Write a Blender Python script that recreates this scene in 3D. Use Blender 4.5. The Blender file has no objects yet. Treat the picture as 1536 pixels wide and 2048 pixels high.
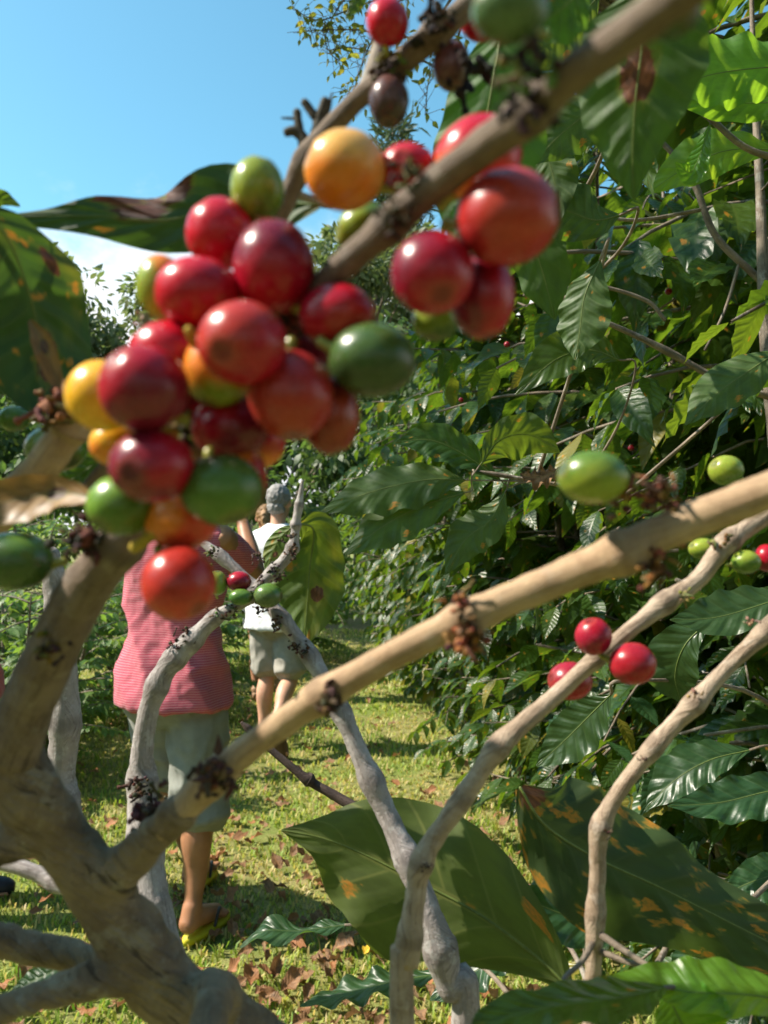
import bpy, bmesh, math, random
import numpy as np
from mathutils import Vector, Matrix, noise, Quaternion

R = math.radians
scene = bpy.context.scene
COL = scene.collection

# ------------------------------------------------------------------ camera
FPX = 1704.0                       # focal length in photograph pixels (1536 x 2048)
CAMH = 1.44
PITCH = R(1.41)
cam = bpy.data.cameras.new('camera')
cam.sensor_fit = 'VERTICAL'
cam.sensor_height = 4.9
cam.sensor_width = 3.675
cam.lens = 4.9 * FPX / 2048.0
cam.clip_start = 0.01
cam.clip_end = 4000
cam.dof.use_dof = True
cam.dof.focus_distance = 0.75
cam.dof.aperture_fstop = 2.25
camo = bpy.data.objects.new('camera', cam)
COL.objects.link(camo)
CAM = Vector((0, 0, CAMH))
camo.location = CAM
camo.rotation_euler = (math.pi / 2 + PITCH, 0, 0)
scene.camera = camo
FWD = Vector((0, math.cos(PITCH), math.sin(PITCH)))
UPV = Vector((0, -math.sin(PITCH), math.cos(PITCH)))
RGT = Vector((1, 0, 0))

# ------------------------------------------------------------------ sky and sun
SUN = Vector((-0.68, 0.01, 0.73)).normalized()      # towards the sun
SUN_EL = math.asin(SUN.z)
world = bpy.data.worlds.new('World')
scene.world = world
world.use_nodes = True
wn = world.node_tree
wn.nodes.clear()
wout = wn.nodes.new('ShaderNodeOutputWorld')
wbg = wn.nodes.new('ShaderNodeBackground')
wbg.inputs['Strength'].default_value = 0.125
sky = wn.nodes.new('ShaderNodeTexSky')
sky.sky_type = 'NISHITA'
sky.sun_disc = False
sky.sun_elevation = SUN_EL
sky.sun_rotation = math.atan2(SUN.x, SUN.y)
sky.altitude = 400
sky.air_density = 1.0
sky.dust_density = 1.2
sky.ozone_density = 1.0
wtc = wn.nodes.new('ShaderNodeTexCoord')
wmap = wn.nodes.new('ShaderNodeMapping')
wmap.inputs['Scale'].default_value = (1.0, 1.0, 1.6)
wnz = wn.nodes.new('ShaderNodeTexNoise')
wnz.inputs['Scale'].default_value = 3.6
wnz.inputs['Detail'].default_value = 7
wnz.inputs['Roughness'].default_value = 0.55
wsep = wn.nodes.new('ShaderNodeSeparateXYZ')
wel = wn.nodes.new('ShaderNodeMapRange')            # cloud bank thins out with elevation
wel.inputs['From Min'].default_value = 0.16
wel.inputs['From Max'].default_value = 0.41
wel.inputs['To Min'].default_value = 0.47
wel.inputs['To Max'].default_value = -0.22
wadd = wn.nodes.new('ShaderNodeMath'); wadd.operation = 'ADD'
wth = wn.nodes.new('ShaderNodeMapRange')
wth.interpolation_type = 'SMOOTHSTEP'
wth.inputs['From Min'].default_value = 0.50
wth.inputs['From Max'].default_value = 0.70
wmix = wn.nodes.new('ShaderNodeMix'); wmix.data_type = 'RGBA'
wcs = wn.nodes.new('ShaderNodeTexNoise'); wcs.inputs['Scale'].default_value = 9.0; wcs.inputs['Detail'].default_value = 6
wcm = wn.nodes.new('ShaderNodeMix'); wcm.data_type = 'RGBA'
wcm.inputs[6].default_value = (3.6, 3.75, 3.95, 1); wcm.inputs[7].default_value = (7.5, 7.5, 7.4, 1)
wn.links.new(wtc.outputs['Generated'], wcs.inputs['Vector']); wn.links.new(wcs.outputs['Fac'], wcm.inputs[0]); wn.links.new(wcm.outputs[2], wmix.inputs[7])
L = wn.links.new
L(wtc.outputs['Generated'], wmap.inputs['Vector'])
L(wmap.outputs['Vector'], wnz.inputs['Vector'])
L(wtc.outputs['Generated'], wsep.inputs['Vector'])
L(wsep.outputs['Z'], wel.inputs['Value'])
L(wel.outputs['Result'], wadd.inputs[0])
L(wnz.outputs['Fac'], wadd.inputs[1])
L(wadd.outputs[0], wth.inputs['Value'])
L(wth.outputs['Result'], wmix.inputs[0])
wtint = wn.nodes.new('ShaderNodeMix'); wtint.data_type = 'RGBA'; wtint.blend_type = 'MULTIPLY'
wtint.inputs[0].default_value = 1.0
wtint.inputs[7].default_value = (0.63, 1.06, 0.97, 1)      # camera white balance of the blue
L(sky.outputs['Color'], wtint.inputs[6])
L(wtint.outputs[2], wmix.inputs[6])
L(wmix.outputs[2], wbg.inputs['Color'])
L(wbg.outputs['Background'], wout.inputs['Surface'])

sl = bpy.data.lights.new('sun', 'SUN')
sl.energy = 5.0
sl.angle = R(0.53)
sl.color = (1.0, 0.91, 0.78)
slo = bpy.data.objects.new('sun', sl)
COL.objects.link(slo)
slo.rotation_euler = SUN.to_track_quat('Z', 'Y').to_euler()
slo.location = (-6, -1, 6)

vs = scene.view_settings
vs.view_transform = 'Standard'
vs.look = 'None'
vs.exposure = 1.0
vs.gamma = 1.0
vs.use_curve_mapping = False
scene.cycles.max_bounces = 6
scene.cycles.transparent_max_bounces = 8
scene.cycles.sample_clamp_indirect = 6.0

# ------------------------------------------------------------------ helpers
rnd = random.Random(7)


def P(px, py, d):
    """photograph pixel at depth d (metres along the view axis) -> world point"""
    return CAM + RGT * ((px - 768) / FPX * d) + UPV * (-(py - 1024) / FPX * d) + FWD * d


def G(px, py):
    """photograph pixel -> point on the ground"""
    v = RGT * ((px - 768) / FPX) + UPV * (-(py - 1024) / FPX) + FWD
    t = -CAMH / v.z
    return CAM + v * t


def proj(p):
    v = p - CAM
    d = v.dot(FWD)
    if d < 0.02:
        return None
    return 768 + v.dot(RGT) / d * FPX, 1024 - v.dot(UPV) / d * FPX, d


def tag(o, label=None, cat=None, group=None, kind=None):
    if label: o['label'] = label
    if cat: o['category'] = cat
    if group: o['group'] = group
    if kind: o['kind'] = kind
    return o


def empty(name, loc, rz=0.0):
    o = bpy.data.objects.new(name, None)
    o.empty_display_size = 0.05
    COL.objects.link(o)
    o.location = loc
    o.rotation_euler = (0, 0, rz)
    return o


def link(name, me, parent=None, offset=True):
    """link mesh built in world coordinates; under an unrotated root its location is undone"""
    o = bpy.data.objects.new(name, me)
    COL.objects.link(o)
    if parent is not None:
        o.parent = parent
        if offset and parent.type == 'EMPTY':
            o.location = -parent.location
    return o


def smooth(me):
    me.polygons.foreach_set('use_smooth', [True] * len(me.polygons))
    return me


def mesh_np(name, V, F, mat, uv=None, var=None, mats=None, matidx=None, sm=True):
    """V (n,3), F (m,k) all faces with k corners"""
    me = bpy.data.meshes.new(name)
    n, m, k = len(V), len(F), F.shape[1]
    me.vertices.add(n)
    me.vertices.foreach_set('co', np.asarray(V, dtype=np.float32).ravel())
    me.loops.add(m * k)
    me.loops.foreach_set('vertex_index', np.asarray(F, dtype=np.int32).ravel())
    me.polygons.add(m)
    me.polygons.foreach_set('loop_start', np.arange(0, m * k, k, dtype=np.int32))
    me.update(calc_edges=True)
    if sm:
        me.polygons.foreach_set('use_smooth', np.ones(m, dtype=bool))
    if uv is not None:
        l = me.uv_layers.new(name='UVMap')
        l.data.foreach_set('uv', np.asarray(uv, dtype=np.float32)[F.ravel()].ravel())
    if var is not None:
        a = me.attributes.new('var', 'FLOAT', 'POINT')
        a.data.foreach_set('value', np.asarray(var, dtype=np.float32))
    for mm in (mats or [mat]):
        me.materials.append(mm)
    if matidx is not None:
        me.polygons.foreach_set('material_index', np.asarray(matidx, dtype=np.int32))
    me.validate()
    return me


def catmull(pts, n):
    """pts: list of tuples (any dimension) -> n points, Catmull-Rom"""
    p = [np.array(q, dtype=float) for q in pts]
    p = [2 * p[0] - p[1]] + p + [2 * p[-1] - p[-2]]
    m = len(p) - 3
    out = []
    for i in range(n):
        t = i / (n - 1) * m
        k = min(int(t), m - 1)
        u = t - k
        a, b, c, d = p[k:k + 4]
        out.append(0.5 * ((2 * b) + (c - a) * u + (2 * a - 5 * b + 4 * c - d) * u * u + (3 * b - a - 3 * c + d) * u ** 3))
    return out


class MB:
    def __init__(self):
        self.v = []; self.f = []; self.uv = []; self.mi = []; self.col = []; self.nod = []

    def add(self, v, f, uv=None, mi=0, col=None, nod=None):
        o = len(self.v)
        self.nod += nod if nod else [0.0] * len(v)
        self.v += [tuple(q) for q in v]
        self.uv += uv if uv else [(0, 0)] * len(v)
        self.col += [col or (1, 1, 1)] * len(v)
        self.f += [tuple(i + o for i in q) for q in f]
        self.mi += [mi] * len(f)

    def mesh(self, name, mats, colour=False):
        me = bpy.data.meshes.new(name)
        me.from_pydata(self.v, [], self.f)
        l = me.uv_layers.new(name='UVMap')
        li = np.zeros(len(me.loops), dtype=np.int32)
        me.loops.foreach_get('vertex_index', li)
        l.data.foreach_set('uv', np.array(self.uv, dtype=np.float32)[li].ravel())
        if colour:
            a = me.attributes.new('Col', 'FLOAT_COLOR', 'POINT')
            c = np.ones((len(self.v), 4), dtype=np.float32)
            c[:, :3] = np.array(self.col)
            a.data.foreach_set('color', c.ravel())
        if any(self.nod):
            a = me.attributes.new('nod', 'FLOAT', 'POINT')
            a.data.foreach_set('value', self.nod)
        for m in (mats if isinstance(mats, (list, tuple)) else [mats]):
            me.materials.append(m)
        me.polygons.foreach_set('material_index', self.mi)
        return smooth(me)


def tube(mb, pts, seg=10, bump=0.0, bfreq=60.0, bulges=(), mi=0, col=None, squash=1.0, seed=0.0, cap=True):
    """pts: list of (Vector, radius). Parallel-transport tube with rounded ends; bulges: (index, extra, width)"""
    n = len(pts)
    c = [p for p, r in pts]
    tang = []
    for i in range(n):
        t = c[min(i + 1, n - 1)] - c[max(i - 1, 0)]
        tang.append(t.normalized() if t.length > 1e-9 else Vector((0, 0, 1)))
    up = Vector((0, 0, 1)) if abs(tang[0].z) < 0.9 else Vector((1, 0, 0))
    a = tang[0].cross(up).normalized()
    V, F, UV, ND = [], [], [], []
    s = 0.0
    rings = []
    for i in range(n):
        if i:
            q = tang[i - 1].rotation_difference(tang[i])
            a = (q @ a).normalized()
            s += (c[i] - c[i - 1]).length
        b = tang[i].cross(a).normalized()
        r = pts[i][1]
        nd = 0.0
        for (bi, ex, w) in bulges:
            r *= 1 + ex * math.exp(-((i - bi) / w) ** 2)
            nd = max(nd, math.exp(-((i - bi) / (w * .8)) ** 2))
        rings.append((c[i], a, b, r, s, tang[i], nd))
    if cap:
        c0, a0, b0, r0, s0, t0, _ = rings[0]
        c1, a1, b1, r1, s1, t1, _ = rings[-1]
        rings = [(c0 - t0 * r0 * 0.5, a0, b0, r0 * 0.6, s0 - r0 * .5, t0, 0.0)] + rings + [(c1 + t1 * r1 * 0.5, a1, b1, r1 * 0.6, s1 + r1 * .5, t1, 0.0)]
    for (cc, a, b, r, s, t, nd) in rings:
        for j in range(seg):
            th = 2 * math.pi * j / seg
            d = a * math.cos(th) + b * (math.sin(th) * squash)
            rr = r
            if bump:
                q = cc + d * r
                rr *= 1 + bump * noise.noise(Vector((q.x * bfreq + seed, q.y * bfreq, q.z * bfreq))) \
                        + 0.6 * bump * noise.noise(Vector((q.x * bfreq * 3.1 + seed, q.y * bfreq * 3.1, q.z * bfreq * 3.1)))
            V.append(cc + d * rr)
            UV.append((j / seg * 6.2832 * r, s)); ND.append(nd)
    m = len(rings)
    for i in range(m - 1):
        for j in range(seg):
            k = (j + 1) % seg
            F.append((i * seg + j, i * seg + k, (i + 1) * seg + k, (i + 1) * seg + j))
    if cap:
        F.append(tuple(range(seg - 1, -1, -1)))
        F.append(tuple((m - 1) * seg + j for j in range(seg)))
    mb.add(V, F, UV, mi, col, ND)


def voxel(mb_or_me, mats, voxel_size, smooth_it=4, name='body'):
    """merge overlapping closed shapes into one continuous surface"""
    me = mb_or_me.mesh('tmp', mats) if isinstance(mb_or_me, MB) else mb_or_me
    o = bpy.data.objects.new('tmp', me)
    COL.objects.link(o)
    m = o.modifiers.new('r', 'REMESH'); m.mode = 'VOXEL'; m.voxel_size = voxel_size; m.use_smooth_shade = True
    if smooth_it:
        s = o.modifiers.new('s', 'SMOOTH'); s.iterations = smooth_it; s.factor = 0.5
    dg = bpy.context.evaluated_depsgraph_get()
    out = bpy.data.meshes.new_from_object(o.evaluated_get(dg))
    bpy.data.objects.remove(o)
    bpy.data.meshes.remove(me)
    out.name = name
    out.materials.clear()
    for q in (mats if isinstance(mats, (list, tuple)) else [mats]):
        out.materials.append(q)
    return smooth(out)


# ------------------------------------------------------------------ materials
class NT:
    def __init__(self, name):
        self.m = bpy.data.materials.new(name)
        self.m.use_nodes = True
        self.t = self.m.node_tree
        self.t.nodes.clear()
        self.out = self.t.nodes.new('ShaderNodeOutputMaterial')

    def n(self, kind, **kw):
        x = self.t.nodes.new('ShaderNode' + kind)
        for k, v in kw.items():
            setattr(x, k, v)
        return x

    def set(self, sock, v):
        if isinstance(v, bpy.types.NodeSocket):
            self.t.links.new(v, sock)
        elif isinstance(v, (tuple, list)) and sock.type == 'RGBA' and len(v) == 3:
            sock.default_value = (*v, 1)
        else:
            sock.default_value = v

    def math(self, op, a, b=0.0, c=0.0, clamp=False):
        x = self.n('Math', operation=op, use_clamp=clamp)
        self.set(x.inputs[0], a); self.set(x.inputs[1], b); self.set(x.inputs[2], c)
        return x.outputs[0]

    def mix(self, f, a, b, blend='MIX'):
        x = self.n('Mix', data_type='RGBA', blend_type=blend, clamp_factor=True)
        self.set(x.inputs[0], f); self.set(x.inputs[6], a); self.set(x.inputs[7], b)
        return x.outputs[2]

    def ramp(self, v, lo, hi, a=0.0, b=1.0):
        x = self.n('MapRange', interpolation_type='SMOOTHSTEP')
        self.set(x.inputs[0], v); self.set(x.inputs[1], lo); self.set(x.inputs[2], hi)
        self.set(x.inputs[3], a); self.set(x.inputs[4], b)
        return x.outputs[0]

    def noise(self, vec, scale, detail=3, rough=0.55, w=None, dist=0.0):
        x = self.n('TexNoise')
        if w is not None:
            x.noise_dimensions = '4D'
            self.set(x.inputs['W'], w)
        if vec is not None:
            self.set(x.inputs['Vector'], vec)
        x.inputs['Scale'].default_value = scale
        x.inputs['Detail'].default_value = detail
        x.inputs['Roughness'].default_value = rough
        x.inputs['Distortion'].default_value = dist
        return x.outputs['Fac']

    def mapping(self, vec, scale):
        x = self.n('Mapping')
        self.set(x.inputs['Vector'], vec)
        x.inputs['Scale'].default_value = scale
        return x.outputs[0]

    def bump(self, h, strength=0.3, dist=0.001):
        x = self.n('Bump')
        x.inputs['Strength'].default_value = strength
        x.inputs['Distance'].default_value = dist
        self.set(x.inputs['Height'], h)
        return x.outputs[0]

    def bsdf(self, col, rough=0.5, spec=0.5, normal=None, **kw):
        x = self.n('BsdfPrincipled')
        self.set(x.inputs['Base Color'], col)
        self.set(x.inputs['Roughness'], rough)
        self.set(x.inputs['Specular IOR Level'], spec)
        if normal is not None:
            self.set(x.inputs['Normal'], normal)
        for k, v in kw.items():
            self.set(x.inputs[k], v)
        return x

    def done(self, shader):
        self.t.links.new(shader, self.out.inputs['Surface'])
        return self.m

    def var(self):
        a = self.n('Attribute', attribute_name='var').outputs['Fac']
        b = self.n('ObjectInfo').outputs['Random']
        return self.math('FRACT', self.math('ADD', a, b))


def leafmat(name, top, under, trans, tf=0.38, rough=0.34, vein=0.4, nlat=9, rust=0.0, rustcol=(0.42, 0.17, 0.02),
            blots=(), quilt=0.5, spread=0.35, rscale=8.0, yellow=0.0, blotcol=(0.085, 0.035, 0.018), old_leaves=0.0):
    N = NT(name)
    tc = N.n('TexCoord')
    uv = tc.outputs['UV']
    sp = N.n('SeparateXYZ'); N.set(sp.inputs[0], uv)
    u, v = sp.outputs[0], sp.outputs[1]
    au = N.math('MULTIPLY', N.math('ABSOLUTE', N.math('SUBTRACT', u, 0.5)), 2.0)
    var = N.var()
    nz = N.noise(uv, 5.0, 4, 0.6, w=N.math('MULTIPLY', var, 20.0))
    dark = tuple(c * (1 - spread) for c in top)
    lite = tuple(c * (1 + spread) for c in top)
    col = N.mix(N.ramp(nz, 0.3, 0.7), dark, lite)
    tint = (top[0] * 1.9, top[1] * 1.25, top[2] * 0.8)
    col = N.mix(N.math('MULTIPLY', N.ramp(var, 0.55, 1.0), 0.55), col, tint)
    old = N.math('MULTIPLY', N.ramp(var, 0.955, 0.975), old_leaves)
    # side veins
    ph = N.math('FRACT', N.math('SUBTRACT', N.math('MULTIPLY', v, float(nlat)), N.math('MULTIPLY', au, 1.25)))
    dl = N.math('ABSOLUTE', N.math('SUBTRACT', ph, 0.5))
    lat = N.ramp(dl, 0.435, 0.5)
    mid = N.ramp(au, 0.075, 0.03)
    vm = N.math('MAXIMUM', N.math('MULTIPLY', lat, 0.85), mid)
    vc = (min(1, top[0] * 2.6 + 0.03), min(1, top[1] * 1.7 + 0.03), top[2] * 1.4 + 0.01)
    col = N.mix(N.math('MULTIPLY', vm, vein), col, vc)
    ucol = N.mix(N.ramp(nz, 0.3, 0.7), tuple(c * (1 - spread * .6) for c in under), tuple(c * (1 + spread * .6) for c in under))
    ucol = N.mix(N.math('MULTIPLY', vm, vein), ucol, (min(1, under[0] * 2.0 + 0.05), min(1, under[1] * 1.6 + 0.05), under[2] * 1.5 + 0.02))
    tcol = N.mix(N.ramp(nz, 0.3, 0.7), tuple(c * 0.8 for c in trans), tuple(min(1, c * 1.15) for c in trans))
    tcol = N.mix(N.math('MULTIPLY', N.ramp(var, 0.5, 1.0), 0.4), tcol, (min(1, trans[0] * 1.5), trans[1], trans[2]))
    tcol = N.mix(N.math('MULTIPLY', vm, 0.35), tcol, tuple(c * 0.45 for c in trans))
    col = N.mix(old, col, (0.24, 0.19, 0.03)); ucol = N.mix(old, ucol, (0.24, 0.2, 0.05)); tcol = N.mix(old, tcol, (0.6, 0.42, 0.05))
    wob = N.noise(uv, 14.0, 3, 0.6, w=N.math('MULTIPLY', var, 9.0))
    if yellow:
        ym = N.math('MULTIPLY', N.ramp(N.noise(uv, 2.2, 3, 0.5, w=N.math('MULTIPLY', var, 31.0)), 0.5, 0.72), yellow)
        col = N.mix(ym, col, (0.26, 0.22, 0.02)); ucol = N.mix(ym, ucol, (0.24, 0.21, 0.03)); tcol = N.mix(ym, tcol, (0.75, 0.6, 0.05))
    if rust:
        vo = N.n('TexVoronoi', feature='F1')
        dn = N.n('TexNoise'); N.set(dn.inputs['Vector'], uv); dn.inputs['Scale'].default_value = 9.0; dn.inputs['Detail'].default_value = 5.0; dn.inputs['Roughness'].default_value = .65
        va = N.n('VectorMath', operation='MULTIPLY_ADD'); N.set(va.inputs[0], dn.outputs['Color']); va.inputs[1].default_value = (.16, .11, 0)
        N.set(va.inputs[2], N.mapping(uv, (0.55, 1.0, 1.0)))
        N.set(vo.inputs['Vector'], va.outputs[0])
        patch = N.ramp(N.noise(uv, 3.2, 3, .6), .38, .6)
        vo.inputs['Scale'].default_value = rscale
        vo.inputs['Randomness'].default_value = 1.0
        sel = N.n('SeparateXYZ'); N.set(sel.inputs[0], vo.outputs['Color'])
        size = N.math('MULTIPLY', N.ramp(sel.outputs[0], 1.0 - rust, 1.0 - rust * 0.8, 0.0, 0.50), N.math('MULTIPLY', N.ramp(sel.outputs[1], 0.0, 1.0, 0.4, 1.15), N.math('ADD', N.math('MULTIPLY', patch, .6), .5)))
        dd = N.math('ADD', vo.outputs['Distance'], N.math('MULTIPLY', N.math('SUBTRACT', wob, 0.5), 0.5))
        sm = N.math('MULTIPLY', N.ramp(N.math('SUBTRACT', size, dd), -0.06, 0.10), N.ramp(N.noise(uv, 46, 4, .7), .36, .58, .25, .95))
        halo = N.ramp(N.math('SUBTRACT', size, dd), -0.16, 0.05)
        h2 = N.math('MULTIPLY', halo, N.ramp(size, 0.0, 0.1, 0.0, 0.45))
        col = N.mix(h2, col, (0.20, 0.20, 0.02)); ucol = N.mix(h2, ucol, (0.20, 0.2, 0.03))
        sm = N.math('MULTIPLY', sm, N.ramp(size, 0.0, 0.06))
        col = N.mix(sm, col, rustcol); ucol = N.mix(sm, ucol, rustcol)
        tcol = N.mix(sm, tcol, (0.75, 0.28, 0.03))
    trf = tf
    for (bu, bv, ru, rv) in blots:
        du = N.math('DIVIDE', N.math('SUBTRACT', u, bu), ru)
        dv = N.math('DIVIDE', N.math('SUBTRACT', v, bv), rv)
        d = N.math('SQRT', N.math('ADD', N.math('MULTIPLY', du, du), N.math('MULTIPLY', dv, dv)))
        d = N.math('ADD', d, N.math('MULTIPLY', N.math('SUBTRACT', wob, 0.5), 1.5))
        m = N.ramp(d, 1.0, 0.9)
        mh = N.math('MULTIPLY', N.ramp(d, 1.35, 1.0), 0.5)
        col = N.mix(mh, col, (0.2, 0.17, 0.02)); ucol = N.mix(mh, ucol, (0.2, 0.17, 0.02))
        bc = N.mix(N.ramp(wob, 0.4, 0.62), blotcol, tuple(c * 2.6 for c in blotcol))
        col = N.mix(m, col, bc); ucol = N.mix(m, ucol, bc)
        tcol = N.mix(m, tcol, (0.14, 0.045, 0.02))
    bf = N.n('NewGeometry').outputs['Backfacing']
    base = N.mix(bf, col, ucol)
    q = N.math('MULTIPLY', N.ramp(dl, 0.5, 0.12), N.ramp(au, 0.02, 0.3))
    h = N.math('ADD', N.math('MULTIPLY', q, 1.0), N.math('MULTIPLY', wob, 0.15))
    bump = N.bump(h, quilt, 0.002)
    rg = N.math('ADD', N.math('MULTIPLY', bf, 0.22), N.ramp(nz, 0.3, 0.7, rough - 0.06, rough + 0.08))
    b = N.bsdf(base, rg, 0.36, bump)
    t = N.n('BsdfTranslucent'); N.set(t.inputs['Color'], tcol); N.set(t.inputs['Normal'], bump)
    mx = N.n('MixShader'); N.set(mx.inputs[0], trf)
    N.t.links.new(b.outputs[0], mx.inputs[1]); N.t.links.new(t.outputs[0], mx.inputs[2])
    return N.done(mx.outputs[0])


def barkmat(name, c1, c2, c3, streak=0.5, lichen=0.3, lcol=(0.42, 0.41, 0.37), bump=0.6, sc=1.0):
    N = NT(name)
    tc = N.n('TexCoord')
    ob = tc.outputs['Object']
    st = N.noise(N.mapping(tc.outputs['UV'], (900 * sc, 75 * sc, 1)), 1.0, 4, 0.6, dist=0.6)
    big = N.noise(ob, 95 * sc, 4, 0.6)
    fine = N.noise(ob, 620 * sc, 4, 0.65)
    col = N.mix(N.ramp(big, 0.32, 0.68), c1, c2)
    col = N.mix(N.math('MULTIPLY', N.ramp(st, 0.52, 0.66), streak), col, c3)
    col = N.mix(N.math('MULTIPLY', N.ramp(fine, 0.5, 0.75), 0.4), col, tuple(c * 1.35 for c in c2))
    ck = N.math('MULTIPLY', N.ramp(N.noise(N.mapping(tc.outputs['UV'], (420 * sc, 60 * sc, 1)), 1.0, 6, 0.75, dist=0.8), 0.58, 0.68), 0.6)
    col = N.mix(ck, col, tuple(c * 0.5 for c in c3))
    nod = N.n('Attribute', attribute_name='nod').outputs['Fac']
    col = N.mix(N.math('MULTIPLY', N.ramp(N.math('ADD', nod, N.math('MULTIPLY', N.math('SUBTRACT', big, 0.5), 1.6)), 0.6, 1.1), 0.55), col, tuple(c * 0.8 for c in c3))
    li = N.ramp(N.noise(ob, 160 * sc, 4, 0.7), 0.56, 0.64)
    col = N.mix(N.math('MULTIPLY', li, lichen), col, lcol)
    h = N.math('ADD', N.math('MULTIPLY', st, 0.6), N.math('ADD', N.math('MULTIPLY', fine, 0.5), N.math('MULTIPLY', ck, -0.9)))
    b = N.bsdf(col, 0.72, 0.3, N.bump(h, bump, 0.0016 / sc))
    return N.done(b.outputs[0])


def plainmat(name, c, rough=0.6, spec=0.4, var=0.25, scale=200.0, bump=0.2, bd=0.001, **kw):
    N = NT(name)
    ob = N.n('TexCoord').outputs['Object']
    nz = N.noise(ob, scale, 4, 0.6)
    col = N.mix(N.ramp(nz, 0.3, 0.7), tuple(x * (1 - var) for x in c), tuple(min(1, x * (1 + var)) for x in c))
    b = N.bsdf(col, rough, spec, N.bump(nz, bump, bd), **kw)
    return N.done(b.outputs[0])


def cherrymat():
    N = NT('coffee_cherry_skin')
    ob = N.n('TexCoord').outputs['Object']
    c = N.n('Attribute', attribute_name='Col').outputs['Color']
    n1 = N.noise(ob, 420, 4, 0.6)
    n2 = N.noise(ob, 1500, 3, 0.6)
    col = N.mix(N.math('MULTIPLY', N.ramp(n1, 0.35, 0.75), 0.3), c, (0.16, 0.01, 0.008), 'MULTIPLY')
    col = N.mix(N.math('MULTIPLY', N.ramp(n1, 0.2, 0.8), 0.25), c, N.mix(1.0, c, (1.35, 1.2, 1.1), 'MULTIPLY'))
    col = N.mix(N.math('MULTIPLY', N.ramp(n2, 0.66, 0.74), 0.35), col, (0.45, 0.2, 0.09))
    rg = N.ramp(n1, 0.3, 0.7, 0.22, 0.34)
    b = N.bsdf(col, rg, 0.4, N.bump(n2, 0.06, 0.0004))
    b.inputs['Subsurface Weight'].default_value = 0.25
    b.inputs['Subsurface Radius'].default_value = (1.0, 0.35, 0.2)
    b.inputs['Subsurface Scale'].default_value = 0.0016
    b.inputs['Coat Weight'].default_value = 0.0
    b.inputs['Coat Roughness'].default_value = 0.18
    return N.done(b.outputs[0])


def stubmat():
    N = NT('dried_flower_stub')
    c = N.n('Attribute', attribute_name='Col').outputs['Color']
    nz = N.noise(N.n('TexCoord').outputs['Object'], 1200, 3, 0.6)
    col = N.mix(N.ramp(nz, 0.35, 0.65), N.mix(1.0, c, (0.5, 0.5, 0.5), 'MULTIPLY'), c)
    b = N.bsdf(col, 0.8, 0.2, N.bump(nz, 0.5, 0.0006))
    return N.done(b.outputs[0])


M = {}
M['bark_near'] = barkmat('bark_tan', (0.31, 0.20, 0.115), (0.43, 0.30, 0.18), (0.17, 0.10, 0.055), 0.5, 0.12, bump=.35)
M['bark_top'] = barkmat('bark_brown_grey', (0.13, 0.088, 0.062), (0.20, 0.145, 0.105), (0.065, 0.042, 0.03), 0.6, 0.12)
M['bark_trunk'] = barkmat('bark_old_trunk', (0.155, 0.105, 0.064), (0.25, 0.185, 0.12), (0.075, 0.05, 0.032), 0.5, 0.45, (0.32, 0.28, 0.21), 1.0, 0.5)
M['bark_grey'] = barkmat('bark_lichen_grey', (0.25, 0.215, 0.20), (0.38, 0.34, 0.325), (0.12, 0.09, 0.08), 0.5, 0.5, (0.46, 0.44, 0.42), 0.6, 0.7)
M['bark_stem'] = barkmat('bark_peeling_tan', (0.26, 0.185, 0.125), (0.40, 0.305, 0.225), (0.12, 0.075, 0.048), 0.6, 0.35, (0.48, 0.41, 0.34), 0.6, 0.7)
M['bark_hedge'] = barkmat('bark_hedge', (0.13, 0.10, 0.075), (0.24, 0.19, 0.14), (0.06, 0.045, 0.03), 0.5, 0.3, bump=0.5, sc=0.25)
M['bark_dark'] = barkmat('bark_dark_twig', (0.035, 0.022, 0.018), (0.07, 0.045, 0.035), (0.02, 0.012, 0.01), 0.5, 0.0)
M['cherry'] = cherrymat()
M['stub'] = stubmat()
M['stalk'] = plainmat('cherry_stalk', (0.30, 0.30, 0.05), 0.5, 0.4)
M['disc'] = plainmat('cherry_disc', (0.035, 0.018, 0.012), 0.8, 0.2, 0.4, 900)
M['leaf'] = leafmat('coffee_leaf', (0.024, 0.056, 0.010), (0.052, 0.092, 0.022), (0.26, 0.44, 0.022), 0.24, 0.35, 0.3, 9, rust=0.06, rscale=8.0, old_leaves=.6)
M['leaf_hero'] = leafmat('coffee_leaf_near', (0.024, 0.056, 0.010), (0.046, 0.085, 0.020), (0.24, 0.40, 0.022), 0.24, 0.32, 0.35, 9, rust=0.12, rscale=13.0)
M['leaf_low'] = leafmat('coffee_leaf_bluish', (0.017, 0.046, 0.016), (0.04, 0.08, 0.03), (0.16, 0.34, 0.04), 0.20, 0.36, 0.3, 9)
M['bush_leaf'] = leafmat('bush_leaf', (0.06, 0.12, 0.025), (0.10, 0.16, 0.05), (0.32, 0.52, 0.06), 0.35, 0.4, 0.2, 6)
M['tree_leaf'] = leafmat('tree_leaf', (0.075, 0.105, 0.045), (0.11, 0.14, 0.075), (0.26, 0.36, 0.09), 0.3, 0.5, 0.1, 5)
M['forest_leaf'] = leafmat('forest_leaf', (0.04, 0.075, 0.022), (0.07, 0.11, 0.04), (0.18, 0.32, 0.05), 0.3, 0.45, 0.1, 5)
M['wispy'] = leafmat('needle_leaf', (0.055, 0.08, 0.05), (0.06, 0.085, 0.055), (0.12, 0.2, 0.07), 0.25, 0.6, 0.0, 5)
M['sprig_leaf'] = leafmat('sprig_leaf', (0.07, 0.11, 0.02), (0.12, 0.15, 0.04), (0.42, 0.45, 0.05), 0.4, 0.42, 0.2, 5, yellow=0.5)
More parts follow.
